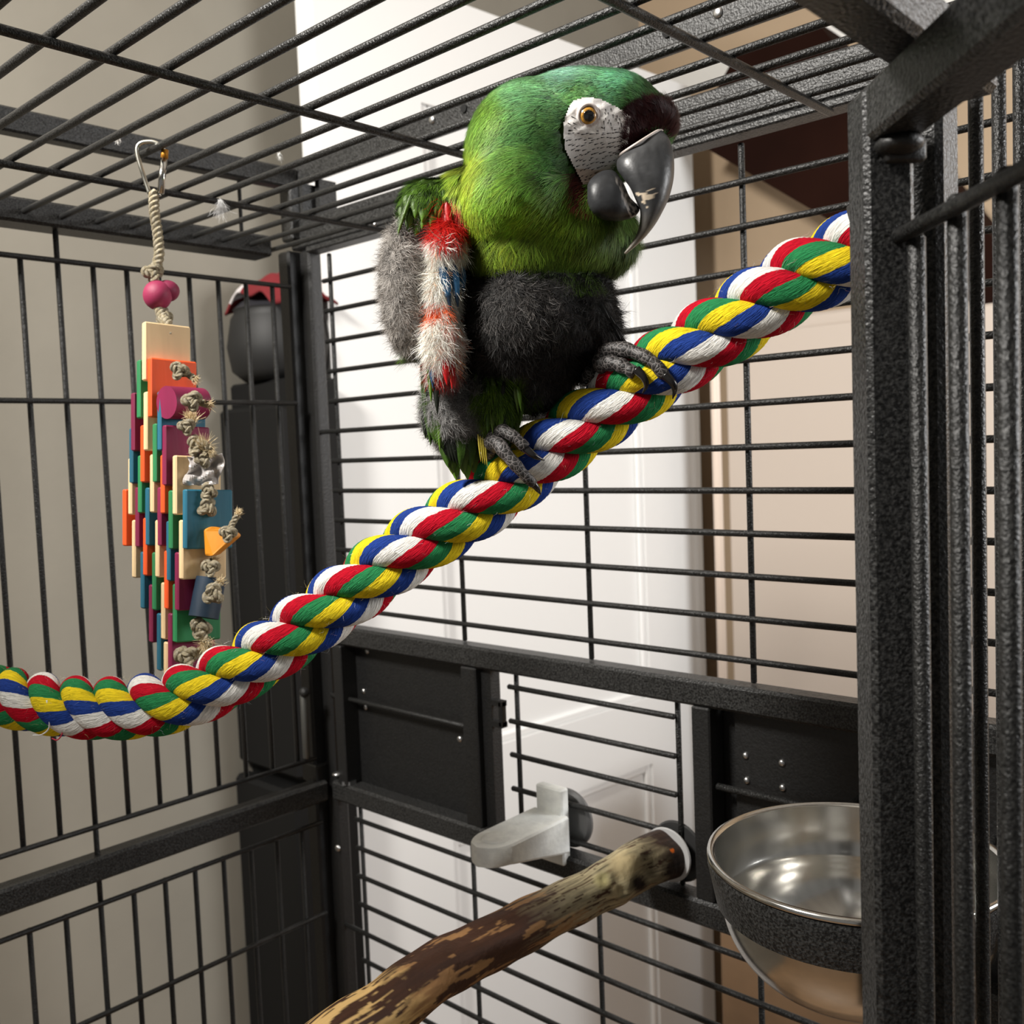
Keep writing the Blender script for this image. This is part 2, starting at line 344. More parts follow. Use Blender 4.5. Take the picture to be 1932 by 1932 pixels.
# bowl holder ring on the right feeder door
bc = np.array([531.9, -113.0, -127.0])
hold = MB().lathe([(61.2, -2.5), (62.6, -2.5), (63.2, -5), (59.8, -22), (58.6, -22), (61.2, -4)], bc, n=72).build('bowl_ring', M_black, cage, smooth=True, sharp=35)
for a in (60, 95, 130):
    s_ = math.radians(a); bar(bc + [60 * math.cos(s_), 60 * math.sin(s_), -14], (bc[0] + 66 * math.cos(s_), 5, -141), hold, 2.2, 'strut')
g = empty('feeding_bowl', bc - [0, 0, 64], 'round polished stainless steel bowl sitting in the black ring holder', 'bowl')
prof = [(60, -1), (61.5, 0.6), (63, 0), (63.4, -1.6), (62, -2.4), (60.4, -2.2)]
MB().lathe(prof, bc, n=96).build('rim', M_steel, g, smooth=True)
t = np.linspace(0, 1, 18)
outer = [(60.2, -2), (58.8, -12), (58.0, -20)] + [(57.6 * math.cos(x * 1.32) ** .75, -20 - 42 * math.sin(x * 1.32)) for x in t[1:]] + [(0, -62)]
inner = [(60.0, -1), (58.2, -12), (57.2, -21), (56.2, -22.5)] + [(55.6 * math.cos(x * 1.32) ** .75, -22 - 38.5 * math.sin(x * 1.32)) for x in t[1:]] + [(0, -59.8)]
bb = MB(); bb.lathe(outer, bc, n=96); bb.lathe(inner[::-1], bc, n=96); bb.build('basin', M_steel, g, smooth=True)

# ------------------------------------------------------------------ rope perch
def ply_rope(center, Rad, pitch, nply, phase0, name, mats, parent, twist_len, step=None, nseg=30, groove=0.05, merge=False, fat=1.05, offs=None):
    """laid rope: every ply is its own mesh, swept round the centre line; UV u runs across the yarns"""
    T, N, B = frames(center); s = np.r_[0, np.cumsum(np.linalg.norm(np.diff(center, axis=0), axis=1))]
    pit = pitch(s) if callable(pitch) else np.full(len(s), float(pitch))
    th = np.r_[0, np.cumsum(2 * np.pi / (.5 * (pit[1:] + pit[:-1])) * np.diff(s))] + phase0
    k = math.sin(math.pi / nply); rp = Rad * k / (1 + k); a = Rad - rp; rp *= fat
    allb = MB(); obs = []
    for i in range(nply):
        ang = th + 2 * np.pi * i / nply
        c = center + a * (np.cos(ang)[:, None] * N + np.sin(ang)[:, None] * B)
        e = np.cos(ang)[:, None] * N + np.sin(ang)[:, None] * B
        t = np.gradient(c, axis=0); t /= np.linalg.norm(t, axis=1)[:, None]
        e = e - t * (e * t).sum(1)[:, None]; e /= np.linalg.norm(e, axis=1)[:, None]; bb_ = np.cross(t, e)
        sl = np.r_[0, np.cumsum(np.linalg.norm(np.diff(c, axis=0), axis=1))]
        cyc = np.cumsum(np.r_[0, np.diff(sl)] / (twist_len if np.ndim(twist_len) == 0 else twist_len))
        psi = np.linspace(0, 2 * np.pi, nseg + 1); u = psi[None] / (2 * np.pi) + cyc[:, None] + (i * 0.2 if offs is None else offs[i])
        rr_ = rp * (1 - groove * (1 - np.abs(np.sin(np.pi * 5 * u))) ** 2.5)
        P = c[:, None] + rr_[..., None] * (np.cos(psi)[None, :, None] * e[:, None] + np.sin(psi)[None, :, None] * bb_[:, None])
        m = len(c); n = nseg + 1; f = []; uv = []
        U = u; V = sl / 10
        for r_ in range(m - 1):
            for j in range(nseg):
                f.append((r_ * n + j, r_ * n + j + 1, (r_ + 1) * n + j + 1, (r_ + 1) * n + j))
                uv += [(U[r_, j], V[r_]), (U[r_, j + 1], V[r_]), (U[r_ + 1, j + 1], V[r_ + 1]), (U[r_ + 1, j], V[r_ + 1])]
        mb = allb if merge else MB(); mb.add(P.reshape(-1, 3), f, uv=uv)
        if not merge: obs.append(mb.build(name, mats, parent, smooth=True))
    if merge: obs.append(allb.build(name, mats, parent, smooth=True))
    return obs

def yarn_material(name, cols, streak=0.9):
    m = mat(name, (0.8, 0.8, 0.8), 0.9, spec=0.1); N, L = nt(m); b = N['Principled BSDF']
    uv = N.new('ShaderNodeUVMap'); sp = N.new('ShaderNodeSeparateXYZ'); L.new(uv.outputs[0], sp.inputs[0])
    fr = N.new('ShaderNodeMath'); fr.operation = 'FRACT'
    wn = N.new('ShaderNodeTexNoise'); wn.inputs['Scale'].default_value = 260; tc = N.new('ShaderNodeTexCoord'); L.new(tc.outputs['Object'], wn.inputs['Vector'])
    wm = N.new('ShaderNodeMath'); wm.operation = 'MULTIPLY_ADD'; wm.inputs[1].default_value = 0.035; L.new(wn.outputs[0], wm.inputs[0]); L.new(sp.outputs[0], wm.inputs[2])
    L.new(wm.outputs[0], fr.inputs[0])
    cr = N.new('ShaderNodeValToRGB'); cr.color_ramp.interpolation = 'CONSTANT'
    el = cr.color_ramp.elements
    while len(el) < len(cols): el.new(0.5)
    for i, c in enumerate(cols): el[i].position = i / len(cols); el[i].color = (*c, 1)
    L.new(fr.outputs[0], cr.inputs[0])
    # fine fibres along the yarns
    cx = N.new('ShaderNodeCombineXYZ'); mu = N.new('ShaderNodeMath'); mu.operation = 'MULTIPLY'; mu.inputs[1].default_value = 55; L.new(sp.outputs[0], mu.inputs[0])
    mv = N.new('ShaderNodeMath'); mv.operation = 'MULTIPLY'; mv.inputs[1].default_value = 3.2; L.new(sp.outputs[1], mv.inputs[0])
    L.new(mu.outputs[0], cx.inputs[0]); L.new(mv.outputs[0], cx.inputs[1])
    n2 = N.new('ShaderNodeTexNoise'); n2.inputs['Scale'].default_value = 1.0; n2.inputs['Detail'].default_value = 3; n2.inputs['Distortion'].default_value = 0.8; L.new(cx.outputs[0], n2.inputs['Vector'])
    bp = N.new('ShaderNodeBump'); bp.inputs['Strength'].default_value = streak; bp.inputs['Distance'].default_value = 0.0011; L.new(n2.outputs[0], bp.inputs['Height']); L.new(bp.outputs[0], b.inputs['Normal'])
    mx = N.new('ShaderNodeMix'); mx.data_type = 'RGBA'; mx.blend_type = 'MULTIPLY'; mx.inputs['Factor'].default_value = 1
    r2 = N.new('ShaderNodeValToRGB'); r2.color_ramp.elements[0].position = 0.3; r2.color_ramp.elements[0].color = (0.62, 0.62, 0.62, 1); r2.color_ramp.elements[1].position = 0.55
    L.new(n2.outputs[0], r2.inputs[0]); L.new(cr.outputs[0], mx.inputs[6]); L.new(r2.outputs[0], mx.inputs[7]); L.new(mx.outputs[2], b.inputs['Base Color'])
    return m
YARN = [lin((240, 238, 232)), lin((190, 18, 40)), lin((44, 130, 78)), lin((240, 212, 40)), lin((36, 64, 140))]
M_yarn = yarn_material('five_colour_cotton_yarn', YARN)
rp_px = [(-92, 1286, 634), (-60, 1298, 590), (0, 1313, 528), (100, 1330, 508), (200, 1337, 492), (300, 1328, 478), (385, 1300, 468), (470, 1252, 462), (620, 1148, 452), (772, 1036, 446),
         (915, 943, 440), (1050, 840, 433), (1160, 760, 424), (1268, 682, 413), (1378, 612, 401), (1480, 543, 388), (1600, 482, 373), (1690, 438, 364)]
rope_c = spline([at(*p) for p in rp_px], 0.9)
rp_ = empty('rope_perch', rope_c[len(rope_c) // 2], 'thick twisted rope perch in red, green, yellow, blue and white yarns', 'rope')
_pr = proj(rope_c)[:, 0]
_s = np.r_[0, np.cumsum(np.linalg.norm(np.diff(rope_c, axis=0), axis=1))]
KN = [-60, 100, 250, 400, 600, 850, 1100, 1350, 1650]   # lay length and yarn twist measured along the rope
X3 = [55.599, 72.947, 70.645, 69.46, 69.094, 68.168, 67.166, 64.633, 62.06, 4.427, 32.118, 32.124, 31.365, 30.453, 30.745, 1.031, 0.901, 1.157]
ply_rope(rope_c, 15.6, lambda s: np.interp(_pr, KN, X3[:9]), len(X3) - 15, X3[9], 'rope_strand', M_yarn, rp_, np.interp(_pr, KN[::2], X3[10:15]), offs=X3[15:])
M_cap = mat('black_plastic_cap', (0.015, 0.015, 0.015), 0.4)
for i0, i1 in ((0, 20), (-14, -1)):
    q = rope_c[i0:i1] if i1 != -1 else rope_c[i0:]; MB().tube(q, 16.5, 24).build('end_cap', M_cap, rp_, smooth=True, sharp=40)
# loose fuzz
def ribbons(base, dirs, nrm, L, W, cols, nseg=2, lift=0.25, droop=None, wav=0.0, root=0.5, tip=1.1):
    """thin tapering strips; returns verts, faces, colours"""
    n = len(base); t = np.linspace(0, 1, nseg + 1); side = np.cross(dirs, nrm); side /= np.linalg.norm(side, axis=1)[:, None] + 1e-9
    L = np.broadcast_to(L, (n,)); W = np.broadcast_to(W, (n,)); V = np.zeros((n, nseg + 1, 2, 3)); C = np.zeros((n, nseg + 1, 2, 3))
    ph = rng.random(n) * 6.28
    for k, tt in enumerate(t):
        p = base + dirs * (L * tt)[:, None] + nrm * (L * lift * (tt - 0.6 * tt * tt))[:, None]
        if droop is not None: p = p + droop * (L * tt * tt)[:, None]
        if wav: p = p + side * (wav * L * np.sin(ph + 5 * tt) * tt)[:, None]
        wd = W * (1 - 0.85 * tt) * 0.5
        V[:, k, 0] = p - side * wd[:, None]; V[:, k, 1] = p + side * wd[:, None]
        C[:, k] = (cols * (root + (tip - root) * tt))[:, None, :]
    idx = np.arange(n * (nseg + 1) * 2).reshape(n, nseg + 1, 2); f = []
    for k in range(nseg):
        f.append(np.stack([idx[:, k, 0], idx[:, k, 1], idx[:, k + 1, 1], idx[:, k + 1, 0]], 1))
    return V.reshape(-1, 3), np.concatenate(f), np.clip(C.reshape(-1, 3), 0, 1)
def strips(name, parts, m, parent, kind='stuff'):
    v = np.concatenate([p[0] for p in parts]); c = np.concatenate([p[2] for p in parts]); o_ = 0; f = []
    for p in parts: f.append(p[1] + o_); o_ += len(p[0])
    f = np.concatenate(f).astype(np.int32); org = np.array(parent['_o'])
    me = bpy.data.meshes.new(name); me.vertices.add(len(v)); me.vertices.foreach_set('co', ((v - org) * MM).astype(np.float32).ravel())
    k = f.shape[1]; me.loops.add(f.size); me.loops.foreach_set('vertex_index', f.ravel()); me.polygons.add(len(f))
    me.polygons.foreach_set('loop_start', np.arange(0, f.size, k, dtype=np.int32)); me.polygons.foreach_set('loop_total', np.full(len(f), k, dtype=np.int32))
    ca = me.color_attributes.new(name='Col', type='FLOAT_COLOR', domain='POINT'); c4 = np.ones((len(v), 4), np.float32); c4[:, :3] = c; ca.data.foreach_set('color', c4.ravel())
    me.materials.append(m); me.update(calc_edges=True); me.validate()
    o = bpy.data.objects.new(name, me); col.objects.link(o); o.parent = parent; o['_o'] = list(parent['_o'])
    if kind: o['kind'] = kind
    return o
M_feather = cmat('feather_barbs', 0.55, 0.25)
def unit(a): return a / (np.linalg.norm(a, axis=-1, keepdims=True) + 1e-9)
T_, N_, B_ = frames(rope_c)
k = rng.integers(30, len(rope_c) - 20, 2600); an = rng.random(2600) * 6.283
ndir = np.cos(an)[:, None] * N_[k] + np.sin(an)[:, None] * B_[k]
fz = ribbons(rope_c[k] + ndir * 14.3, unit(ndir * .6 + T_[k] * rng.normal(0, .8, (2600, 1)) + rng.normal(0, .5, (2600, 3))), unit(T_[k] + rng.normal(0, .3, (2600, 3))), rng.uniform(1.5, 5, 2600), 0.1, np.array(YARN)[rng.integers(0, 5, 2600)] * .5 + .4, nseg=3, lift=0.5, wav=0.2, root=1, tip=1)
strips('rope_fuzz', [fz], M_feather, rp_)
M_thr = mat('cotton_thread_white', (0.85, 0.85, 0.83), 0.9); M_thr2 = mat('cotton_thread_red', lin((200, 60, 80)), 0.9)
MB().tube(spline([at(*p) for p in ((88, 1322, 490), (92, 1350, 488), (92, 1375, 488), (78, 1387, 489), (62, 1388, 490))], 1), 0.35, 6).build('loose_thread', M_thr, rp_, smooth=True)
MB().tube(spline([at(*p) for p in ((119, 1366, 490), (117, 1385, 488), (108, 1397, 488), (98, 1394, 490))], 1), 0.35, 6).build('loose_thread', M_thr2, rp_, smooth=True)

# ------------------------------------------------------------------ branch perch
br_px = [(520, 2080, 415), (610, 1985, 432), (700, 1925, 452), (800, 1852, 482), (900, 1795, 512), (1000, 1742, 540), (1100, 1690, 572), (1180, 1648, 600), (1235, 1622, 622), (1262, 1612, 632)]
bc_ = spline([at(*p) for p in br_px], 0.7); s_ = np.linspace(0, 1, len(bc_))
rad = np.interp(s_, [0, .25, .5, .75, .87, .93, 1], [14.6, 14.2, 13.6, 13.0, 14.6, 15.6, 14.8])
T_, N_, B_ = frames(bc_); nn = 120; an = np.linspace(0, 2 * np.pi, nn, endpoint=False)
lump = (1 + .04 * np.sin(3 * an[None] + 9 * s_[:, None]) + .035 * np.sin(5 * an[None] - 23 * s_[:, None]) + .02 * np.sin(2 * an[None] + 60 * s_[:, None]))
kn = np.zeros((len(s_), nn))
brd = []
def knot_at(px, py, amp, sz, hole=False):
    P = bc_[:, None] + rad[:, None, None] * (np.cos(an)[None, :, None] * N_[:, None] + np.sin(an)[None, :, None] * B_[:, None])
    q = proj(P); dpt = ((P - CAM) @ R[2]); front = dpt < (((bc_ - CAM) @ R[2])[:, None])
    d = np.hypot(q[..., 0] - px, q[..., 1] - py) / sz; d = np.where(front, d, 9)
    return amp * (np.exp(-d ** 2) - (0.9 * np.exp(-(d * 2.2) ** 2) if hole else 0)), d
cols = {}
for (px, py, amp, sz, hl) in ((1178, 1634, 3.0, 34, 0), (1136, 1662, 2.2, 22, 1), (1168, 1680, 3.4, 18, 1), (1205, 1590, 1.6, 20, 0), (1228, 1650, -2.2, 26, 0), (1160, 1668, -1.8, 14, 0)):
    a_, d_ = knot_at(px, py, amp, sz, hl); kn += a_ * 1.4
P = bc_[:, None] + (rad[:, None] * lump + kn)[..., None] * (np.cos(an)[None, :, None] * N_[:, None] + np.sin(an)[None, :, None] * B_[:, None])
q = proj(P); X_ = q[..., 0]; Y_ = q[..., 1]
from mathutils import noise as mn
def fbm(p, sc, oct=4):
    return np.array([mn.fractal(Vector(x) * sc, 0.9, 2.1, oct) for x in p.reshape(-1, 3)]).reshape(p.shape[:-1])
lc = np.stack([s_[:, None] * 3.2 + 0 * an[None], np.cos(an)[None] + 0 * s_[:, None], np.sin(an)[None] + 0 * s_[:, None]], -1)
n1 = fbm(lc, 2.6); n2_ = fbm(lc * [1.6, 2.5, 2.5] + 7, 3.5); n3 = fbm(lc * [1, 4, 4] + 3, 4)
dark = np.array(lin((70, 44, 30))); tan = np.array(lin((158, 118, 76))); pale = np.array(lin((226, 188, 124))); grey = np.array(lin((178, 166, 132))); blk = np.array(lin((40, 28, 22)))
sb = np.broadcast_to(s_[:, None], n1.shape)
sm = lambda x: np.clip(x * 12 + .5, 0, 1)[..., None]
C = (dark + (tan - dark) * sm(n1 - .25)) * (1 + .25 * n2_[..., None])
w_ = sm(.22 + .05 * n2_ - sb) * sm(n1 + .6 * n3 + .1); C = C * (1 - w_) + pale * (1 + .1 * n3[..., None]) * w_
w_ = sm((sb - .62 - .06 * n1) * .5) * sm(n2_ + .3); C = C * (1 - w_) + grey * (.8 + .6 * n3[..., None]) * w_
w_ = sm((sb - .90 - .03 * n1)); C = C * (1 - w_) + blk * (1.3 + n2_[..., None]) * w_
for (px, py, sz, cc) in ((1178, 1634, 30, (200, 182, 140)), (1136, 1662, 16, (190, 180, 130)), (1165, 1682, 12, (196, 180, 140)), (1205, 1668, 18, (36, 24, 20))):
    dpt = ((P - CAM) @ R[2]); d = np.hypot(X_ - px, Y_ - py) / sz + .25 * n2_; w_ = np.clip(1.6 - 1.3 * d, 0, 1) * (dpt < ((bc_ - CAM) @ R[2])[:, None]); C = C * (1 - w_[..., None]) + np.array(lin(cc)) * w_[..., None]
d = np.hypot(X_ - 1268, Y_ - 1605); C = np.where((d < 4)[..., None], np.array(lin((230, 110, 20))), C)
m = len(s_); f = [(i * nn + j, i * nn + (j + 1) % nn, (i + 1) * nn + (j + 1) % nn, (i + 1) * nn + j) for i in range(m - 1) for j in range(nn)] + [tuple(range(nn))[::-1], tuple((m - 1) * nn + j for j in range(nn))]
g = empty('branch_perch', bc_[len(bc_) // 2], 'brown and tan natural wood branch perch bolted to the back wires', 'perch')
b = MB(); b.add(P.reshape(-1, 3), f, c=np.clip(C.reshape(-1, 3), 0, 1)); b.build('branch', cmat('peeling_bark', 0.6, 0.3, bump=0.8, bscale=300), g, smooth=True)
e_ = bc_[-1]
MB().lathe([(0, 0), (17, 0), (17.5, 1), (17, 2), (0, 2)], (e_[0] + 1, -6.2, e_[2] + 1), (0, 1, 0), n=40).build('washer', mat('pale_grey_washer', (0.42, 0.42, 0.42), 0.4), g, smooth=True, sharp=40)
MB().lathe([(0, 0), (19, 0), (20, 1.5), (17, 4), (0, 4)], (e_[0] + 2, 4, e_[2]), (0, 1, 0), n=40).build('washer', mat('black_plastic_washer', (0.03, 0.03, 0.03), 0.35), g, smooth=True, sharp=40)
MB().tube([(e_[0] + 1, -10, e_[2]), (e_[0] + 1, 22, e_[2])], 3, 12).build('bolt', M_zinc, g, smooth=True, sharp=40)
MB().lathe([(3, 0), (9, 0), (11, 3), (9, 9), (3, 9)], (e_[0] + 1, 8, e_[2]), (0, 1, 0), n=6).build('wing_nut', M_zinc, g)

# ------------------------------------------------------------------ mineral block
cx, cz = 267.5, -208
M_min = mat('grey_white_pressed_mineral', lin((236, 238, 234)), 0.85, c2=lin((218, 220, 218)), var=.1, vscale=90, bump=0.7, bscale=260, detail=5)
g = empty('mineral_perch', (cx, -40, cz), 'grey white mineral block perch clamped to the middle wires', 'mineral block')
MB().box((cx - 12, -12, cz - 27), (cx + 12, -4, cz + 27), bev=1.2).build('clamp_plate', M_min, g, smooth=False)
b = MB(); n = 24; sec = []
for i in range(n + 1):
    t = i / n; y = -10 - 74 * t
    hw = 16 * math.sqrt(max(0.0, 1 - max(0, (t - .72) / .28) ** 2)) ; ht = 9 - 1 * t; hb = 17 - 12 * min(1, t / .8)
    hw = max(hw, .4); sec.append([(cx + sx * hw * k_, y, cz + zz) for (sx, zz, k_) in ((-1, ht - 1.5, 1), (-1, ht, .93), (1, ht, .93), (1, ht - 1.5, 1), (1, -hb + 1.5, 1), (1, -hb, .93), (-1, -hb, .93), (-1, -hb + 1.5, 1))])
v = np.array(sec).reshape(-1, 3); f = [(i * 8 + j, (i + 1) * 8 + j, (i + 1) * 8 + (j + 1) % 8, i * 8 + (j + 1) % 8) for i in range(n) for j in range(8)] + [tuple(range(8)), tuple(n * 8 + j for j in range(8))[::-1]]
b.add(v, f); o = b.build('block', M_min, g, smooth=True, sharp=35)
MB().lathe([(0, 0.3), (6, 0.35), (9, 1.2), (10, 0.2)], (cx, -66, cz + 8.0), n=28).build('dimple_ring', M_min, g, smooth=True)
MB().lathe([(0, 0), (19, 0), (21, 2), (21, 4), (12, 8), (0, 8)], (cx + 2, 4.2, cz), (0, 1, 0), n=40).build('washer', mat('grey_rubber_washer', (0.10, 0.10, 0.10), 0.45), g, smooth=True, sharp=40)
MB().tube([(cx, -14, cz), (cx, 20, cz)], 3, 12).build('bolt', M_zinc, g, smooth=True)

# ------------------------------------------------------------------ hanging chew toy
TD = 545.0
toy = empty('chew_toy', at(310, 900, TD), 'hanging chew toy of coloured wooden slats, beads and knotted cord', 'parrot toy')
r_, d_, f_ = R[0], R[1], R[2]
fdir = unit(.77 * r_ + .64 * f_); fdir[2] = 0; fdir = unit(fdir); ndir_ = np.array([fdir[1], -fdir[0], 0]);
if ndir_ @ r_ < 0: ndir_ = -ndir_
pal = {'C': (226, 196, 150), 'G': (36, 124, 74), 'O': (232, 84, 26), 'M': (126, 22, 66), 'B': (26, 98, 122), 'N': (18, 42, 62)}
def wood(nm, c): 
    c = lin(c); return mat(nm, c, 0.55, var=0.16, vscale=60, stretch=(1, 1, .12), bump=0.3, bscale=300)
WM = {'C': wood('bare_pine', pal['C']), 'G': wood('green_dyed_wood', pal['G']), 'O': wood('orange_dyed_wood', pal['O']), 'M': wood('plum_dyed_wood', pal['M']), 'B': wood('teal_dyed_wood', pal['B']), 'N': wood('navy_dyed_wood', pal['N'])}
plates = [('C', 270, 608, 719), ('G', 260, 680, 790), ('O', 281, 676, 788), ('M', 249, 742, 852), ('C', 273, 740, 851), ('B', 299, 739, 851), ('B', 246, 808, 913), ('O', 267, 803, 911), ('G', 290, 800, 911), ('M', 308, 803, 917),
          ('C', 244, 865, 972), ('G', 262, 860, 969), ('C', 285, 858, 968), ('O', 305, 859, 970), ('C', 328, 860, 972), ('O', 233, 924, 1031), ('M', 257, 920, 1033), ('B', 276, 921, 1030), ('M', 299, 920, 1031), ('G', 320, 926, 1037), ('B', 347, 924, 1037),
          ('C', 251, 982, 1091), ('O', 272, 978, 1087), ('C', 295, 982, 1090), ('B', 316, 984, 1097), ('C', 340, 982, 1094), ('B', 267, 1042, 1149), ('G', 289, 1043, 1152), ('O', 312, 1040, 1150), ('M', 332, 1043, 1153),
          ('M', 283, 1104, 1213), ('C', 306, 1100, 1207), ('G', 328, 1103, 1213), ('B', 298, 1158, 1266), ('M', 319, 1158, 1266), ('C', 311, 1212, 1310)]
n_r = float(ndir_ @ r_); n_f = float(ndir_ @ f_)
for i, (c, x, y0, y1) in enumerate(plates):
    lean = (0.5 * (y0 + y1) - 950) * 0.045
    kk = (x - lean - 228) / 11.3; t_ = 11.3 * TD / F / n_r
    dep = TD + (kk * t_) * n_f
    a0 = at(x, y0, dep); a1 = at(x, y1, dep); hgt = np.linalg.norm(a1 - a0); mid = (a0 + a1) / 2
    up = unit(a0 - a1); ff = unit(fdir - up * (fdir @ up)); nn_ = np.cross(up, ff); nn_ *= np.sign(nn_ @ r_)
    wdt = 24.5 + rng.uniform(-.8, .8)
    M3 = np.stack([ff, nn_, up], 1)
    if np.linalg.det(M3) < 0: M3 = np.stack([ff, nn_, up], 1)
    bb = MB().box((0, -t_ * .47, -hgt / 2), (wdt, t_ * .47, hgt / 2), bev=0.7)
    vv = np.concatenate(bb.v) @ M3.T + mid; flip = np.linalg.det(M3) < 0
    bb.v = [vv]; bb.f = [q[::-1] if flip else q for q in bb.f]
    bb.build('wood_slat', WM[c], toy)
M_sisal = yarn_material('pale_sisal_cord', [lin((236, 222, 190)), lin((244, 232, 206)), lin((226, 210, 174)), lin((240, 228, 200)), lin((232, 218, 184))], 1.2)
def cord(pts, rad_=2.6, name='cord', pitch=9, parent=toy):
    cc = spline([at(*p) for p in pts], 0.7); return ply_rope(cc, rad_, pitch, 3, 0, name, M_sisal, parent, 6.0, nseg=10, merge=True)[0]
def knot(px, py, dep, size=6.5, name='knot', tail=None, seed=0):
    size *= .8
    rr2 = random.Random(seed); c0 = at(px, py, dep); t = np.linspace(0, 2 * np.pi * .97, 60)
    a_ = rr2.uniform(0, 6.28)
    k_ = np.stack([np.sin(t) + 1.7 * np.sin(2 * t), np.cos(t) - 1.7 * np.cos(2 * t), -1.2 * np.sin(3 * t)], 1) / 2.7 * size * .62
    ca, sa = math.cos(a_), math.sin(a_); Q = k_ @ np.array([[ca, sa, 0], [-sa, ca, 0], [0, 0, 1]])
    W3 = c0 + Q[:, :1] * r_ + Q[:, 1:2] * d_ + Q[:, 2:3] * f_
    W3 = spline(W3[::2], .6); ply_rope(W3, size * .36, 7, 3, 0, name, M_sisal, toy, 5.0, nseg=8, merge=True)
    if tail:
        cc = spline([c0, at(*tail[0]), at(*tail[1])], .6); ply_rope(cc, size * .34, 8, 3, 0, 'cord_tail', M_sisal, toy, 5.0, nseg=8, merge=True)
        fray(tail[1], tail, size)
def fray(p, tail, size, n=90, L=4.5, spread=.55):
    c1 = at(*p); dv = unit(c1 - at(*tail[0])) if tail else -d_
    v0 = np.repeat(c1[None], n, 0) + rng.normal(0, size * .13, (n, 3)); di = unit(dv + rng.normal(0, spread, (n, 3)))
    strips('frayed_end', [ribbons(v0, di, unit(rng.normal(0, 1, (n, 3))), rng.uniform(.5, 1, n) * L, .35, np.tile(np.array(lin((226, 206, 166))), (n, 1)), nseg=2, lift=.1, root=.9, tip=1)], M_feather, toy)
FD = TD - 34
cord([(290, 362, TD), (291, 400, TD), (297, 440, TD), (300, 480, TD), (292, 510, TD), (284, 520, TD)], 3.0)
cord([(298, 575, TD), (306, 600, TD - 3), (316, 612, TD - 8), (318, 636, TD - 10), (314, 642, TD - 2)], 3.0)
knot(288, 516, TD, 8.5, seed=1); knot(309, 596, TD, 7, seed=2)
MB().ball(at(297, 558, TD), (8.8, 7.5, 8.2), 20, 12).build('bead', mat('plum_dyed_bead', lin((150, 38, 78)), 0.6, bump=.3), toy, smooth=True)
MB().ball(at(315, 550, TD + 4), (7.6, 6.5, 6.0), 20, 12).build('bead', mat('plum_dyed_bead_dark', lin((128, 28, 66)), 0.6), toy, smooth=True)
for i, (x, y, sz, tl) in enumerate(((338, 700, 7, ((356, 708, FD), (368, 716, FD - 4))), (362, 757, 7.5, ((378, 760, FD - 6), (392, 764, FD - 8))), (352, 806, 6.5, ((360, 800, FD), (357, 790, FD))), (372, 842, 8, ((384, 838, FD - 6), (396, 850, FD - 6))),
                                  (384, 868, 6.5, None), (393, 928, 6.5, ((394, 940, FD - 4), (392, 952, FD - 4))), (391, 958, 7.5, None), (430, 1008, 6.5, ((438, 990, FD - 8), (448, 972, FD - 8))), (397, 1072, 7, ((396, 1064, FD), (402, 1058, FD))),
                                  (402, 1122, 8, ((408, 1108, FD - 8), (414, 1100, FD - 8))), (378, 1186, 8, ((386, 1204, FD - 5), (392, 1220, FD - 5))), (352, 1240, 9, ((366, 1236, FD), (380, 1228, FD))))):
    knot(x, y, FD - 4 - (8 if i in (1, 7, 9) else 0), sz, tail=tl, seed=10 + i)
fray((362, 796, FD), ((362, 812, FD), 0), 8, 160, 8); fray((384, 846, FD - 4), ((386, 866, FD), 0), 9, 220, 9, .8); fray((388, 1212, FD - 4), ((384, 1196, FD), 0), 9, 160, 8, .8)
# purple half-round block, navy peg, orange wedge, crinkled foil
def peg(p0, p1, rad_, m_, nm):
    b = MB(); b.tube([p0, p1], rad_, 24); return b.build(nm, m_, toy, smooth=True, sharp=40)
peg(at(314, 760, FD + 2), at(380, 763, FD + 20), 8.6, WM['M'], 'dowel')
peg(at(398, 1092, FD + 2), at(384, 1166, FD - 2), 7.6, WM['N'], 'dowel')
ow = [at(*p) for p in ((383, 1000, FD - 4), (396, 994, FD - 6), (430, 1000, FD - 6), (444, 1012, FD - 8), (400, 1050, FD - 8), (386, 1050, FD - 4))]; ow2 = [p + f_ * 13 for p in ow]
b = MB(); b.add(ow + ow2, [(5, 4, 3, 2, 1, 0), (6, 7, 8, 9, 10, 11)] + [(i, (i + 1) % 6, (i + 1) % 6 + 6, i + 6) for i in range(6)])
o = b.build('wood_wedge', wood('amber_dyed_wood', (206, 130, 20)), toy); m_ = o.modifiers.new('b', 'BEVEL'); m_.width = .0012; m_.segments = 2
n = 22; uu, vv_ = np.meshgrid(np.linspace(0, 1, n), np.linspace(0, 1, n))
pxs = 352 + uu * 66 + 6 * np.sin(vv_ * 5); pys = 862 + vv_ * 52 + 10 * uu * (1 - uu) - 6 * (1 - vv_) * uu
dz = 6 * np.sin(uu * 9 + vv_ * 4) * np.cos(vv_ * 8 - uu * 3) * .5 + 3 * np.sin(uu * 17) * np.sin(vv_ * 13) * .4
Vf = np.array([[at(pxs[i, j], pys[i, j], FD - 2 + dz[i, j]) for j in range(n)] for i in range(n)]).reshape(-1, 3)
b = MB(); b.add(Vf, [(i * n + j, i * n + j + 1, (i + 1) * n + j + 1, (i + 1) * n + j) for i in range(n - 1) for j in range(n - 1)])
o = b.build('crinkle_paper', mat('silvery_grey_crinkled_paper', (0.55, 0.52, 0.50), 0.35, 0.3), toy); m_ = o.modifiers.new('t', 'SOLIDIFY'); m_.thickness = .0006
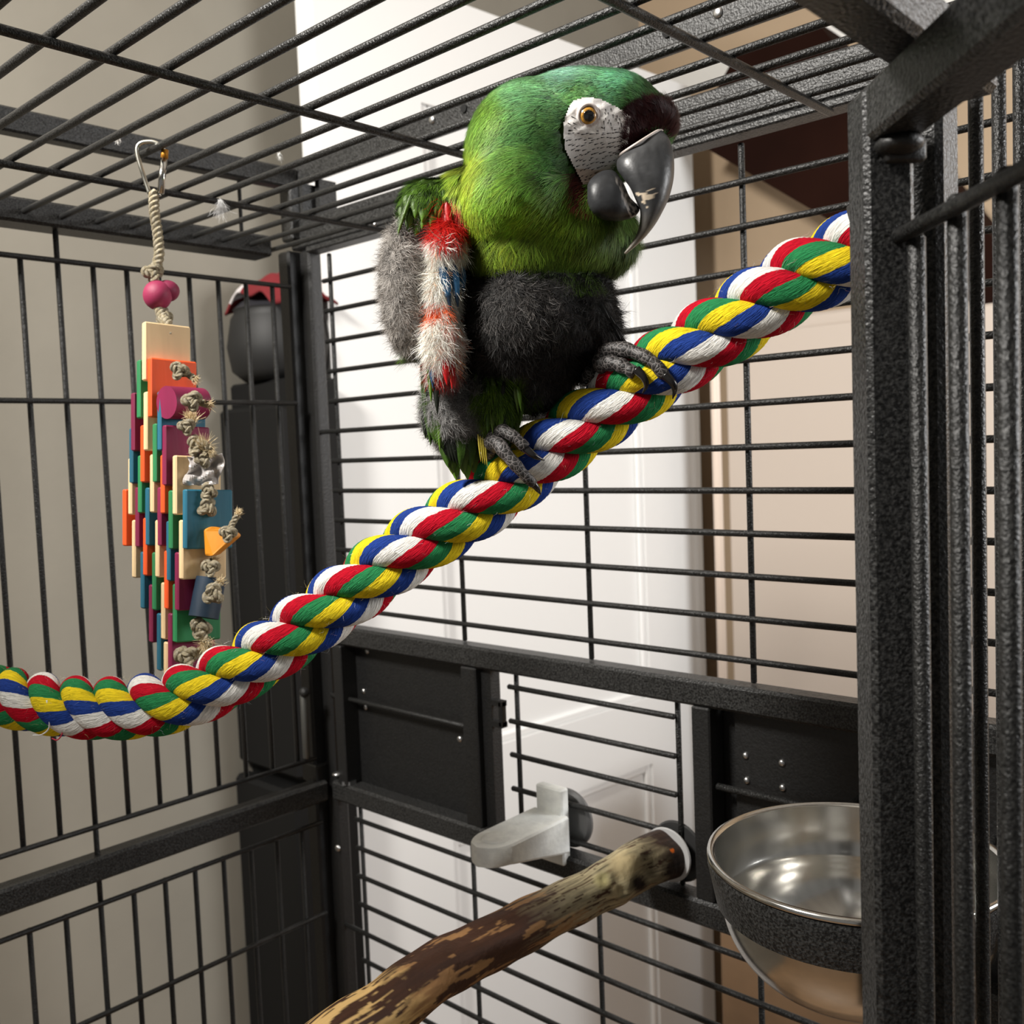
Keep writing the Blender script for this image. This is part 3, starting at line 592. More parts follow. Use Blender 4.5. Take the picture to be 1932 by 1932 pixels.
# steel snap clip on the roof wire
cl = [(282, 366, TD), (270, 330, TD), (261, 300, TD), (259, 280, TD), (268, 270, TD), (290, 269, TD), (304, 278, TD), (311, 292, TD), (309, 320, TD), (302, 366, TD)]
MB().tube(spline([at(*p) for p in cl], 1), 1.25, 10).build('snap_clip', mat('worn_steel_clip', (0.7, 0.68, 0.6), 0.25, 1.0), toy, smooth=True)
MB().tube([at(309, 300, TD), at(303, 366, TD)], 1.9, 10).build('clip_gate', M_steel, toy, smooth=True)
MB().tube([at(311, 284, TD), at(310, 300, TD)], 2.0, 10).build('clip_hinge', mat('rusty_brass', lin((190, 130, 40)), 0.5, 0.6), toy, smooth=True)
MB().tube(spline([at(*p) for p in ((283, 366, TD), (290, 372, TD), (302, 366, TD))], 1), 1.25, 10).build('clip_eye', M_steel, toy, smooth=True)

# ------------------------------------------------------------------ the macaw
DB = 430.0; PX = DB / F
def BP(px, py, dz=0.0): return at(px, py, DB - dz)
def inpoly(px, py, poly):
    poly = np.asarray(poly, float); r = np.zeros(np.shape(px), bool); j = len(poly) - 1
    for i in range(len(poly)):
        xi, yi = poly[i]; xj, yj = poly[j]
        r ^= ((yi > py) != (yj > py)) & (px < (xj - xi) * (py - yi) / (yj - yi + 1e-12) + xi); j = i
    return r
def idw(px, py, pts, vals, p=3.0):
    pts = np.asarray(pts, float); vals = np.asarray(vals, float)
    d2 = (px[:, None] - pts[:, 0]) ** 2 + (py[:, None] - pts[:, 1]) ** 2 + 30; w_ = d2 ** (-p / 2)
    return (w_ @ vals) / w_.sum(1, keepdims=True)
FACE = [(1101, 190), (1130, 192), (1162, 206), (1185, 222), (1184, 251), (1181, 273), (1172, 300), (1156, 316), (1136, 326), (1118, 340), (1110, 358), (1098, 348), (1085, 322), (1074, 300), (1065, 280), (1062, 241), (1067, 220), (1080, 197)]
MAROON = [(1186, 214), (1204, 200), (1228, 190), (1262, 196), (1290, 235), (1292, 275), (1262, 262), (1235, 252), (1206, 266), (1186, 285), (1176, 290), (1178, 262), (1184, 240)]
balls = [  # px, py, dz, a px, b px, c mm, angle deg
    (1100, 245, 14, 150, 108, 25, 0), (1010, 290, 8, 128, 128, 34, 0), (985, 385, 6, 118, 112, 38, 0), (1040, 432, 8, 134, 90, 27, 0), (1010, 330, 8, 125, 130, 28, 0), (1215, 235, 16, 62, 52, 19, 15), (1140, 450, 2, 60, 64, 16, 0),
    (1165, 215, 14, 90, 66, 24, 20), (995, 610, -6, 128, 138, 36, 0), (1085, 590, -8, 68, 96, 28, 0), (1010, 700, -8, 72, 72, 26, 0), (880, 400, 0, 62, 76, 24, 0), (900, 570, -10, 60, 120, 24, 0),
    (812, 395, 8, 58, 54, 16, 0), (768, 545, 10, 40, 126, 14, -4), (844, 460, 22, 24, 42, 8, 4), (836, 545, 20, 19, 62, 8, 2), (836, 640, 20, 25, 56, 9, 0), (836, 705, 18, 17, 30, 7, 0), (1000, 478, 8, 112, 58, 24, 0), (850, 780, -4, 46, 66, 14, -15), (935, 765, -2, 46, 62, 16, -20), (1120, 640, -6, 42, 66, 16, 20), (845, 740, -12, 40, 110, 10, -8)]
b = MB()
for (px, py, dz, a, bb_, c_, ang) in balls:
    ca, sa = math.cos(math.radians(ang)), math.sin(math.radians(ang)); e1 = ca * r_ + sa * d_; e2 = -sa * r_ + ca * d_
    k_ = (DB - dz) / F; b.ball(BP(px, py, dz), (a * k_, bb_ * k_, c_), 28, 18, Rm=np.stack([e1, e2, -f_]))
bird = empty('macaw', BP(960, 860, 0), 'green macaw with white face, partly plucked grey and black down, perched on the rope', 'parrot')
tmp = b.build('body', cmat('bird_skin', 0.8, 0.1), bird)
md = tmp.modifiers.new('r', 'REMESH'); md.mode = 'VOXEL'; md.voxel_size = 0.0014
md = tmp.modifiers.new('s', 'SMOOTH'); md.iterations = 45; md.factor = 0.6
dg = bpy.context.evaluated_depsgraph_get(); ev = bpy.data.meshes.new_from_object(tmp.evaluated_get(dg)); ev.name = 'body'
tmp.modifiers.clear(); old = tmp.data; tmp.data = ev; bpy.data.meshes.remove(old)
if not ev.materials: ev.materials.append(bpy.data.materials['bird_skin'])
nv = len(ev.vertices); Vb = np.zeros(nv * 3); ev.vertices.foreach_get('co', Vb); Vb = Vb.reshape(-1, 3) / MM + np.array(bird['_o'])
ev.calc_loop_triangles(); nt_ = len(ev.loop_triangles); Tb = np.zeros(nt_ * 3, int); ev.loop_triangles.foreach_get('vertices', Tb); Tb = Tb.reshape(-1, 3)
bvh = BVHTree.FromPolygons([Vector(x) for x in Vb.tolist()], Tb.tolist())
def cast(px, py, off=0.0):
    d = unit(ray(px, py)); h_ = bvh.ray_cast(Vector(CAM), Vector(d))
    if h_[0] is None:
        h_ = bvh.find_nearest(Vector(BP(px, py, 10))); return np.array(h_[0]) + np.array(h_[1]) * off, np.array(h_[1])
    n_ = np.array(h_[1]); n_ = n_ if n_ @ d < 0 else -n_
    return np.array(h_[0]) + n_ * off, n_
p0, p1, p2 = Vb[Tb[:, 0]], Vb[Tb[:, 1]], Vb[Tb[:, 2]]; FN = np.cross(p1 - p0, p2 - p0); AR = np.linalg.norm(FN, axis=1) / 2; FN = unit(FN)
def sample(n):
    i = rng.choice(len(Tb), n, p=AR / AR.sum()); a = rng.random((n, 2)); m_ = a.sum(1) > 1; a[m_] = 1 - a[m_]
    return p0[i] + (p1[i] - p0[i]) * a[:, :1] + (p2[i] - p0[i]) * a[:, 1:], FN[i]
def ruff_y(x): return np.interp(x, [850, 870, 900, 940, 1000, 1060, 1110, 1150, 1190, 1215], [440, 466, 486, 498, 508, 520, 524, 520, 500, 470])
def region(px, py):
    g_ = np.full(px.shape, 1)                                       # 1 dark breast down
    g_[(px > 862) & (py < ruff_y(px))] = 0                          # 0 green head and ruff
    g_[(px <= 880) & (py < 345)] = 0
    g_[(px <= 866) & (py < 432)] = 2                                # 2 green shoulder
    g_[(px > 836) & (px < 866) & (py > 372) & (py < 440)] = 4
    g_[(px < 806) & (py >= 425) & (py < 690)] = 3                   # 3 pale grey wing down
    g_[(px >= 806) & (px < 866) & (py >= 432) & (py < 725)] = 4     # 4 white strip
    g_[(px < 905) & (py >= 700)] = 5                                # 5 grey thigh down
    g_[(px >= 905) & (px < 1000) & (py >= 700)] = 6                 # 6 green thigh
    g_[(px < 822) & (py >= 655) & (py < 735)] = 6
    return g_
GP = [(950, 510), (1010, 520), (880, 480), (1080, 140), (1000, 170), (1180, 150), (1240, 180), (940, 210), (1000, 250), (1050, 300), (890, 310), (870, 400), (950, 350), (1000, 400), (1060, 400), (950, 460), (1050, 490), (1130, 490), (1180, 470), (1200, 190), (1090, 175), (980, 300)]
GC = [(66, 92, 26), (50, 76, 20), (70, 96, 26), (128, 204, 168), (106, 180, 116), (104, 194, 140), (66, 116, 62), (98, 158, 48), (84, 152, 80), (64, 128, 56), (140, 184, 50), (120, 164, 40), (104, 162, 46), (98, 148, 32), (90, 136, 30), (112, 156, 38), (76, 122, 34), (62, 100, 26), (56, 90, 22), (96, 168, 96), (104, 176, 96), (92, 152, 62)]
GC = np.array([lin(c) for c in GC]) * [1.2, .86, .95]; GC[np.array(GP)[:, 1] > 440] *= .72  # greens include shading; lower ruff darkened further to stand for shade
DP = [(1240, 190), (1160, 145), (1080, 135), (980, 165), (930, 210), (1050, 230), (1000, 280), (900, 300), (870, 380), (960, 360), (1040, 350), (1090, 400), (930, 450), (1000, 480), (1080, 500), (1150, 490), (1190, 450), (1225, 235), (1270, 245), (800, 380), (1150, 180)]
DV = [(-.75, -.4), (-1, -.1), (-1, .05), (-.95, .3), (-.75, .65), (-.95, .22), (-.9, .45), (-.7, .7), (-.45, .9), (-.7, .7), (-.75, .65), (-.35, .9), (-.3, .95), (-.15, 1), (0, 1), (.15, 1), (.2, 1), (-.5, -.8), (.3, -1), (-.25, 1), (-1, .12)]
# body base colour by region
pj = proj(Vb); rg = region(pj[:, 0], pj[:, 1]); base_c = np.array([lin((34, 52, 12)), (0.010, 0.010, 0.010), lin((30, 46, 12)), (0.10, 0.095, 0.09), (0.25, 0.22, 0.18), (0.07, 0.068, 0.065), lin((24, 36, 10))])
bc4 = np.ones((nv, 4)); bc4[:, :3] = base_c[rg]; mk = inpoly(pj[:, 0], pj[:, 1], MAROON); bc4[mk, :3] = (0.01, 0.002, 0.003)
for nm in [a.name for a in ev.color_attributes]: ev.color_attributes.remove(ev.color_attributes[nm])
ca_ = ev.color_attributes.new(name='Col', type='FLOAT_COLOR', domain='POINT'); ca_.data.foreach_set('color', bc4.ravel())
ev.polygons.foreach_set('use_smooth', [True] * len(ev.polygons))

def tufts(P, Nn, dirs, nb, L, W, colr, spread, lift, jit=0.0, **k):
    """every tuft is a fan of nb barbs that share a root"""
    n = len(P); Pn = np.repeat(P, nb, 0); Nr = np.repeat(Nn, nb, 0); Dr = np.repeat(dirs, nb, 0); side = unit(np.cross(Dr, Nr))
    o_ = np.tile(np.linspace(-1, 1, nb), n)[:, None] + rng.normal(0, .15, (n * nb, 1))
    Dr = unit(Dr + side * o_ * spread + rng.normal(0, jit, (n * nb, 3))); Pn = Pn + side * o_ * (np.repeat(np.broadcast_to(L, (n,)), nb)[:, None] * .07)
    Lr = np.repeat(np.broadcast_to(L, (n,)), nb) * (1 - .22 * o_[:, 0] ** 2) * rng.uniform(.85, 1.1, n * nb)
    Cr = np.repeat(colr, nb, 0) * rng.uniform(.8, 1.2, (n * nb, 1))
    return ribbons(Pn, Dr, Nr, Lr, W, Cr, lift=lift, **k)
def flow(P, Nn, pts=DP, vals=DV, noise=.12):
    q = proj(P); v2 = idw(q[:, 0], q[:, 1], pts, vals) + rng.normal(0, noise, (len(P), 2)); v3 = v2[:, :1] * r_ + v2[:, 1:] * d_
    v3 = v3 - Nn * (v3 * Nn).sum(1)[:, None]; return unit(v3)
S_, SN = sample(60000); q_ = proj(S_); rg = region(q_[:, 0], q_[:, 1]); front = ((S_ - CAM) * SN).sum(1) < 0
face = inpoly(q_[:, 0], q_[:, 1], FACE) & front; maroon = inpoly(q_[:, 0], q_[:, 1], MAROON)
cheek = (np.hypot((q_[:, 0] - 1096) / 17, (q_[:, 1] - 345) / 34) < 1) & front
# --- green head, crown and ruff
sel = np.where((rg == 0) & ~face & ~maroon)[0]; P = S_[sel]; Nn = SN[sel]; q = q_[sel]
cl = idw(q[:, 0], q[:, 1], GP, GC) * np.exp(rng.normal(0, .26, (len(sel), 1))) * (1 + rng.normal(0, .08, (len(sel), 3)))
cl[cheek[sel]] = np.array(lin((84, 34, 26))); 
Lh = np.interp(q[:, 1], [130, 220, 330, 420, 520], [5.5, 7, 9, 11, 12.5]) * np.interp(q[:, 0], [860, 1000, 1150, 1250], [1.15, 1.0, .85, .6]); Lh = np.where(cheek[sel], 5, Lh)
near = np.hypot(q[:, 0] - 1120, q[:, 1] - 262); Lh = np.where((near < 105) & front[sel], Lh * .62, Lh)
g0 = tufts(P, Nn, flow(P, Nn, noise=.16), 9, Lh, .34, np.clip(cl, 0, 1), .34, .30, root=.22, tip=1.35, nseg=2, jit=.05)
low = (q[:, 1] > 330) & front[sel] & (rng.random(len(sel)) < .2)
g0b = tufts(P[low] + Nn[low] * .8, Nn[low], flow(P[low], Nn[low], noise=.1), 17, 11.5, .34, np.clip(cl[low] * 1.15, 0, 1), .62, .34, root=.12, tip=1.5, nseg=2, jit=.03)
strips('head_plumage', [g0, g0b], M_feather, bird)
# --- maroon forehead band
sel = np.where(maroon)[0]; P = S_[sel]; Nn = SN[sel]
P = np.repeat(P, 3, 0) + rng.normal(0, .6, (len(P) * 3, 3)); Nn = np.repeat(Nn, 3, 0)
g1 = tufts(P, Nn, flow(P, Nn), 7, 4.2, .26, np.tile(np.array(lin((58, 18, 20))), (len(P), 1)) * rng.uniform(.6, 1.3, (len(P), 1)), .4, .35, root=.5, tip=1.2)
strips('forehead_plumage', [g1], M_feather, bird)
# --- down of the breast, wing and thighs
parts = []
def down(mask, colr, L, n_mult, nb=9, sd=.7, dn=(0, 1), lift=.55, wid=.22, tipk=1.7, var=.3):
    sel = np.where(mask)[0]; P = np.repeat(S_[sel], n_mult, 0) + rng.normal(0, .8, (len(sel) * n_mult, 3)); Nn = np.repeat(SN[sel], n_mult, 0)
    v3 = unit(dn[0] * r_ + dn[1] * d_ + rng.normal(0, sd, (len(P), 3))); v3 = unit(v3 - Nn * (v3 * Nn).sum(1)[:, None] * .7)
    cr = np.tile(np.array(colr), (len(P), 1)) * np.exp(rng.normal(0, var, (len(P), 1)))
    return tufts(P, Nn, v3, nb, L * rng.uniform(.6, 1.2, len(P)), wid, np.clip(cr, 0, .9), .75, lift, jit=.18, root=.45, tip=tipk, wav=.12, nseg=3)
q = q_
dark_ = rg == 1
far = q[:, 0] > 1085  # right flank and leg: their shadow is put into the darker down colour
parts.append(down(dark_ & ~far, (0.0125, 0.0115, 0.011), 6.2, 1, var=.65)); parts.append(down(dark_ & far, (0.006, 0.0055, 0.005), 7.5, 1, var=.3, tipk=1.3))
pale_patch = dark_ & (np.hypot((q[:, 0] - 985) / 75, (q[:, 1] - 590) / 60) < 1) & front; parts.append(down(pale_patch, (0.055, 0.050, 0.047), 6.0, 1, nb=5, var=.7))
strips('breast_down', parts, M_feather, bird)
strips('wing_down', [down(rg == 3, (0.27, 0.25, 0.23), 6.5, 2, tipk=1.8), down((rg == 2) & (q[:, 1] > 405) & (q[:, 0] < 832), (0.30, 0.28, 0.26), 6, 1)], M_feather, bird)
strips('thigh_down', [down(rg == 5, (0.19, 0.185, 0.18), 6.5, 2, tipk=1.8)], M_feather, bird)
# --- white strip with orange and red patches along the wing edge
sel = np.where(rg == 4)[0]; P = np.repeat(S_[sel], 3, 0) + rng.normal(0, .8, (len(sel) * 3, 3)); Nn = np.repeat(SN[sel], 3, 0); q = proj(P)
cw = np.tile(np.array(lin((252, 248, 236))), (len(P), 1))
cw[rng.random(len(P)) < .05] = lin((226, 150, 90))
cw[(np.hypot((q[:, 0] - 830) / 13, (q[:, 1] - 580) / 17) < 1)] = lin((238, 96, 30))
cw[(np.hypot((q[:, 0] - 846) / 13, (q[:, 1] - 440) / 14) < 1) | (q[:, 1] < 440)] = lin((205, 24, 20))
cw[(np.hypot((q[:, 0] - 838) / 14, (q[:, 1] - 702) / 22) < 1)] = lin((196, 26, 24))
cw[(np.abs(q[:, 0] - 850) < 6) & (q[:, 1] > 610) & (q[:, 1] < 690) & (rng.random(len(P)) < .5)] = lin((224, 90, 50))
v3 = unit(d_ + rng.normal(0, .35, (len(P), 3)) - .15 * r_); v3 = unit(v3 - Nn * (v3 * Nn).sum(1)[:, None] * .7)
strips('white_wing_plumes', [tufts(P, Nn, v3, 8, rng.uniform(6, 12, len(P)), .26, cw * rng.uniform(.85, 1.1, (len(P), 1)), .5, .4, jit=.1, root=.8, tip=1.1, wav=.08, nseg=3)], M_feather, bird)
# --- green strands over thigh and shoulder
sel = np.where(rg == 6)[0]; P = np.repeat(S_[sel], 2, 0); Nn = np.repeat(SN[sel], 2, 0)
cg = np.array([lin((96, 128, 28)), lin((60, 88, 20)), lin((30, 44, 12))])[rng.integers(0, 3, len(P))]
sel2 = np.where((rg == 2))[0]; P2 = S_[sel2]; N2 = SN[sel2]
v3 = unit(d_[None] * 1.0 + rng.normal(0, .22, (len(P), 3))); v3 = unit(v3 - Nn * (v3 * Nn).sum(1)[:, None])
v32 = unit(d_[None] * 1.0 - .35 * r_[None] + rng.normal(0, .18, (len(P2), 3))); v32 = unit(v32 - N2 * (v32 * N2).sum(1)[:, None])
cg2 = np.array([lin((92, 130, 34)), lin((70, 108, 26)), lin((30, 50, 12))])[rng.integers(0, 3, len(P2))]
strips('green_strand_plumage', [tufts(P, Nn, v3, 7, rng.uniform(8, 13, len(P)), .3, cg, .22, .15, root=.5, tip=1.2), tufts(P2, N2, v32, 9, rng.uniform(6, 10, len(P2)), .32, cg2, .3, .12, root=.5, tip=1.15)], M_feather, bird)

def inside(px, py): return bvh.ray_cast(Vector(CAM), Vector(unit(ray(px, py))))[0] is not None
M_blade = cmat('smooth_feather_vane', 0.45, 0.35, bump=.25, bscale=900)
def blade(px, py, dz_in, ex, ey, L, W, c, lift=3.0, name='feather', curl=0.0, tipc=None, dzt=0.0):
    """a single vane feather: curved leaf with raised shaft"""
    W = W * .72; a = cast(px, py, (4.4 if dz_in > 31 else 3.6 if dz_in > 26 else 1.4))[0] if inside(px, py) else BP(px, py, dz_in)
    dr = unit(ex * r_ + ey * d_ - dzt * f_); nr = -f_ - dr * (-f_ @ dr); nr = unit(nr); sd = np.cross(dr, nr); n = 12; m = 5; V = []; C = []
    for i in range(n + 1):
        t = i / n; w_ = W * .5 * (math.sin(math.pi * min(1, t * .98 + .02) ** .62) ** .8 + .04)
        for j in range(m):
            u = -1 + 2 * j / (m - 1); V.append(a + dr * (L * t) + nr * (lift * math.sin(t * 2.6) - abs(u) * W * .10 + .25 * (u == 0)) + sd * (u * w_ + curl * t * t * L))
            cc = np.array(c) * (.55 + .6 * t) * (1.0 if abs(u) < .6 else .8); C.append(cc if tipc is None or t < .75 else np.array(tipc))
    b = MB(); b.add(V, [(i * m + j, i * m + j + 1, (i + 1) * m + j + 1, (i + 1) * m + j) for i in range(n) for j in range(m - 1)], c=np.clip(C, 0, 1))
    return b.build(name, M_blade, bird, smooth=True)
GR = lin((88, 124, 34)); GD = lin((58, 88, 22)); OL = lin((70, 92, 20)); DK = lin((18, 24, 12))
for row, (yy, n, x0, x1) in enumerate(((352, 5, 775, 838), (370, 6, 768, 846), (389, 6, 766, 842), (406, 5, 772, 836))):
    for i in range(n):
        x = x0 + (x1 - x0) * (i + .5 * (row % 2)) / n; dz_ = 21 + row * 1.1 - abs(x - 812) * .08
        blade(x, yy + 8 * math.sin(i * 2.1), dz_, -.12 + .08 * math.sin(i + row), 1, 7.2, 5.6, np.array(GR) * rng.uniform(.8, 1.15), lift=.7)
for i in range(13):
    blade(782 - i * 2.6, 366 + i * 5, 12 - i * .8, -.34 + .02 * i, 1, 17 + rng.uniform(-2, 3), 2.4, (GR, OL, GD)[i % 3], lift=1.2)
for (x, y, ex, ey, L) in ((846, 384, .12, 1, 12), (852, 396, .05, 1, 13), (843, 400, .1, 1, 11)): blade(x, y, 29, ex, ey, L, 3.6, lin((208, 24, 22)), lift=.6)
for (x, y, ex, ey, L, W) in ((838, 492, .20, 1, 20, 5.2), (843, 500, .12, 1, 18, 5.2), (853, 498, .02, 1, 13, 4.6)): blade(x, y, 32, ex, ey, L, W, lin((44, 92, 130)), lift=1.0, tipc=lin((20, 40, 60)))
for (x, y, ex, ey, L, W, c) in ((818, 676, .12, 1, 14, 5.5, lin((40, 84, 116))), (826, 686, .1, 1, 10, 3, lin((34, 70, 104))), (836, 668, .1, 1, 12, 4.4, lin((190, 20, 24))), (843, 676, .0, 1, 12, 3.6, lin((200, 30, 30))), (845, 700, .05, 1, 7, 2.2, lin((206, 70, 70)))): blade(x, y, 29, ex, ey, L, W, c, lift=1.0)
for i in range(16):
    x = 796 + (i * 37 % 34); blade(x, 650 + (i * 53 % 120), 2 + (i % 5), rng.uniform(-.08, .12), 1, rng.uniform(16, 24), rng.uniform(3, 4.6), (OL, GD, DK, GR)[i % 4], lift=1.0)
for i in range(5): blade(806 + 5 * i, 775 + 4 * i, -2 + i, .12 + .04 * i, 1, 13, 5, (GD, OL)[i % 2], lift=.8)
for i in range(4): blade(834 + 5 * i, 808 + 2 * i, -2, .25, 1, 14, 4, DK, lift=.8)
for i in range(9): blade(842 + 6 * i, 815 + (i % 3) * 7, -8 + i % 3, .1, 1, 15 + i % 3, 9, (GD, OL, GR)[i % 3], lift=.8)
for i in range(18): blade(905 + (i * 29 % 78), 700 + (i * 41 % 90), 16 + (i % 4), rng.uniform(-.15, .15), 1, rng.uniform(9, 15), 2.4, (GR, OL, GD, DK)[i % 4], lift=1.2)
for i in range(4): blade(902 + 4 * i, 820 + 3 * i, 8, .1, 1, 12, 1.4, lin((196, 178, 60)), lift=.6)
for i in range(6): blade(1118 + i * 7, 560 + i * 13, 2, .5 + .1 * (i % 3), .8, 12, 3, (0.004, 0.004, 0.004), lift=.6)

# --- bare white face with rows of tiny black feathers
nx, ny = 54, 70; xs = np.linspace(1056, 1190, nx); ys = np.linspace(186, 364, ny); V = []; Nf = []
for y in ys:
    for x in xs:
        p_, n_ = cast(x, y, 0.0); V.append(p_); Nf.append(n_)
V = np.array(V); Nf = np.array(Nf); q = proj(V); ins = inpoly(q[:, 0], q[:, 1], FACE)
de = np.hypot(q[:, 0] - 1110, q[:, 1] - 220)
wr = .22 * np.sin(de / 4.2) * np.exp(-((de - 34) / 16) ** 2) + .14 * np.sin((q[:, 1] + .5 * q[:, 0]) / 3.4)
bulge = 1.6 * np.exp(-(de / 34) ** 2) - .5 * np.exp(-((de - 3) / 15) ** 2)
G = ((V - CAM) @ R[2]).reshape(ny, nx); G0 = G.copy()
for _ in range(60):
    Gp = np.pad(G, 1, mode='edge'); G = (Gp[:-2, 1:-1] + Gp[2:, 1:-1] + Gp[1:-1, :-2] + Gp[1:-1, 2:]) / 4
V = CAM + (V - CAM) * (np.minimum(G, G0 + .2).reshape(-1) / G0.reshape(-1))[:, None]
V = V + Nf * (0.9 + wr + bulge)[:, None]
f = [(j * nx + i, j * nx + i + 1, (j + 1) * nx + i + 1, (j + 1) * nx + i) for j in range(ny - 1) for i in range(nx - 1) if ins[[j * nx + i, j * nx + i + 1, (j + 1) * nx + i + 1, (j + 1) * nx + i]].any()]
cf = np.tile(np.array(lin((254, 250, 246))), (len(V), 1)); cf[(de > 16) & (de < 21)] = lin((206, 190, 184)); cf[q[:, 1] > 318] = lin((226, 206, 190))
b = MB(); b.add(V, f, c=cf); fs = b.build('face_skin', cmat('bare_face_skin', 0.55, 0.3, bump=.35, bscale=700), bird, smooth=True)
fb = BVHTree.FromPolygons([Vector(x) for x in V.tolist()], f)
def cast2(px, py, off=0.0):
    d = unit(ray(px, py)); h_ = fb.ray_cast(Vector(CAM), Vector(d))
    if h_[0] is None: return cast(px, py, off)
    n_ = np.array(h_[1]); n_ = n_ if n_ @ d < 0 else -n_; return np.array(h_[0]) + n_ * off, n_
bs = []; ds = []; ns = []; ls = []
FS = [(x, y) for x, y in [((px - 1118) * .9 + 1118, (py - 268) * .93 + 268) for px, py in FACE]]
for r0 in range(17):
    yb_ = 206 + r0 * 9.4
    for i in range(17):
        x = 1062 + i * 8.2 + (r0 % 2) * 4 + rng.normal(0, 1.8); y = yb_ - (x - 1120) * .20 * (r0 / 9 - .4) + rng.normal(0, 1.7)
        dd_ = math.hypot((x - 1110) / 1.0, (y - 220) / 1.0)
        if dd_ < 29 or not inpoly(np.array(x), np.array(y), FS): continue
        if x < 1100 and y < 215: continue
        tx, ty = (1, -.35) if y > 262 else ((.25, 1) if x > 1138 else (1, .45)); 
        if 245 < y <= 262: tx, ty = (1, -.05)
        p_, n_ = cast2(x, y, .12); v_ = tx * r_ + ty * d_; v_ = unit(v_ - n_ * (v_ @ n_)); bs.append(p_ - v_ * .6); ds.append(v_); ns.append(n_); ls.append(rng.uniform(.9, 2.3))
bs, ds, ns = map(np.array, (bs, ds, ns))
rb = ribbons(bs, ds, ns, np.array(ls), .42, np.tile(np.array((.012, .008, .008)), (len(bs), 1)), nseg=2, lift=.05, root=1, tip=1)
strips('face_feather_lines', [rb], M_feather, bird)
# --- eye
ec, en = cast2(1110, 219.5, 0.0); vd = unit(ec - CAM); ax = unit(-vd * .93 + r_ * .16 + en * .15)
ER = 4.3; ecc = ec - ax * (ER - 1.5)
def dome(a0, a1, R_, m_, nm, n=40, k=10, off=0.0, sy=1.0):
    prof = [(R_ * math.sin(t), R_ * math.cos(t) + off) for t in np.linspace(a1, max(a0, 1e-3), k)]
    return MB().lathe(prof, ecc, ax, n=n).build(nm, m_, eye, smooth=True)
M_iris = mat('amber_iris', lin((196, 140, 44)), 0.35, var=.25, vscale=1500, coat=.6)
eye = MB().ball(ecc, ER * .94, 24, 16).build('eye', mat('dark_eyeball', (0.02, 0.012, 0.01), 0.2), bird, smooth=True)
dome(.74, 1.0, ER * 1.0, mat('brown_limbal_ring', lin((120, 84, 30)), 0.3, coat=.6), 'iris_rim'); dome(.46, .80, ER * 1.003, M_iris, 'iris'); dome(0, .50, ER * 1.008, mat('pupil_black', (0.002, 0.002, 0.002), 0.06, coat=1.0), 'pupil')
mg_ = mat('clear_cornea', (1, 1, 1), 0.0); mg_.node_tree.nodes['Principled BSDF'].inputs['Transmission Weight'].default_value = 1.0; mg_.node_tree.nodes['Principled BSDF'].inputs['IOR'].default_value = 1.35
MB().lathe([(3.1 * math.sin(t), 3.1 * math.cos(t) + 1.75) for t in np.linspace(1.0, .001, 12)], ecc, ax, n=32).build('cornea', mg_, eye, smooth=True)
b = MB(); a = np.linspace(0, 2 * np.pi, 41)[:-1]; u1 = unit(np.cross(ax, d_)); u2 = np.cross(ax, u1)
ring = [ecc + ax * (ER * .50) + (math.cos(t) * u1 + math.sin(t) * u2 * 1.12) * (ER * .90) for t in a]; ring.append(ring[0])
b.tube(ring, .75, 10, caps=False); b.build('eyelid', mat('pale_eyelid_skin', lin((232, 222, 216)), 0.5), bird, smooth=True)
# --- beak
def loft(pairs, deps, name, m_, cfun, dz0, n=28, k=60, power=2.3, rz=0.0):
    A = np.array([p[0] for p in pairs], float); Bq = np.array([p[1] for p in pairs], float); dp_ = np.array(deps, float)
    t = np.linspace(0, len(pairs) - 1, k); sp_ = spline(np.hstack([A * .1, Bq * .1, dp_[:, None] * 1.0]), .5); ii = np.linspace(0, len(sp_) - 1, k); sp_ = np.stack([np.interp(ii, np.arange(len(sp_)), sp_[:, j]) for j in range(sp_.shape[1])], 1)
    V = []; C = []
    for s in range(k):
        a_ = sp_[s, 0:2] * 10; b_ = sp_[s, 2:4] * 10; rz_ = sp_[s, 4]; tt = s / (k - 1); dz_ = dz0(tt); c_ = (a_ + b_) / 2; h_ = (a_ - b_) / 2
        for j in range(n):
            an_ = 2 * math.pi * j / n; ca_, sa_ = math.cos(an_), math.sin(an_); e = 2 / power; cx_ = math.copysign(abs(ca_) ** e, ca_); sx_ = math.copysign(abs(sa_) ** e, sa_)
            pxy = c_ + h_ * cx_; V.append(BP(pxy[0], pxy[1], dz_ + sx_ * rz_)); C.append(cfun(tt, ca_, pxy))
    b = MB(); b.add(V, [(i * n + j, i * n + (j + 1) % n, (i + 1) * n + (j + 1) % n, (i + 1) * n + j) for i in range(k - 1) for j in range(n)] + [tuple(range(n))[::-1], tuple((k - 1) * n + j for j in range(n))], c=np.clip(C, 0, 1)); return b.build(name, m_, bird, smooth=True)
M_beak = cmat('grey_horn_beak', 0.38, 0.45, bump=.35, bscale=260)
M_beak2 = cmat('dark_horn_beak', 0.42, 0.35, bump=.3, bscale=260)
up_p = [((1246, 244), (1168, 296)), ((1262, 262), (1163, 306)), ((1270, 288), (1165, 322)), ((1272, 315), (1176, 338)), ((1270, 343), (1189, 356)), ((1262, 374), (1198, 376)), ((1250, 400), (1207, 397)), ((1237, 423), (1207, 417)), ((1221, 444), (1203, 436)), ((1203, 462), (1194, 455)), ((1180, 481), (1177, 478))]
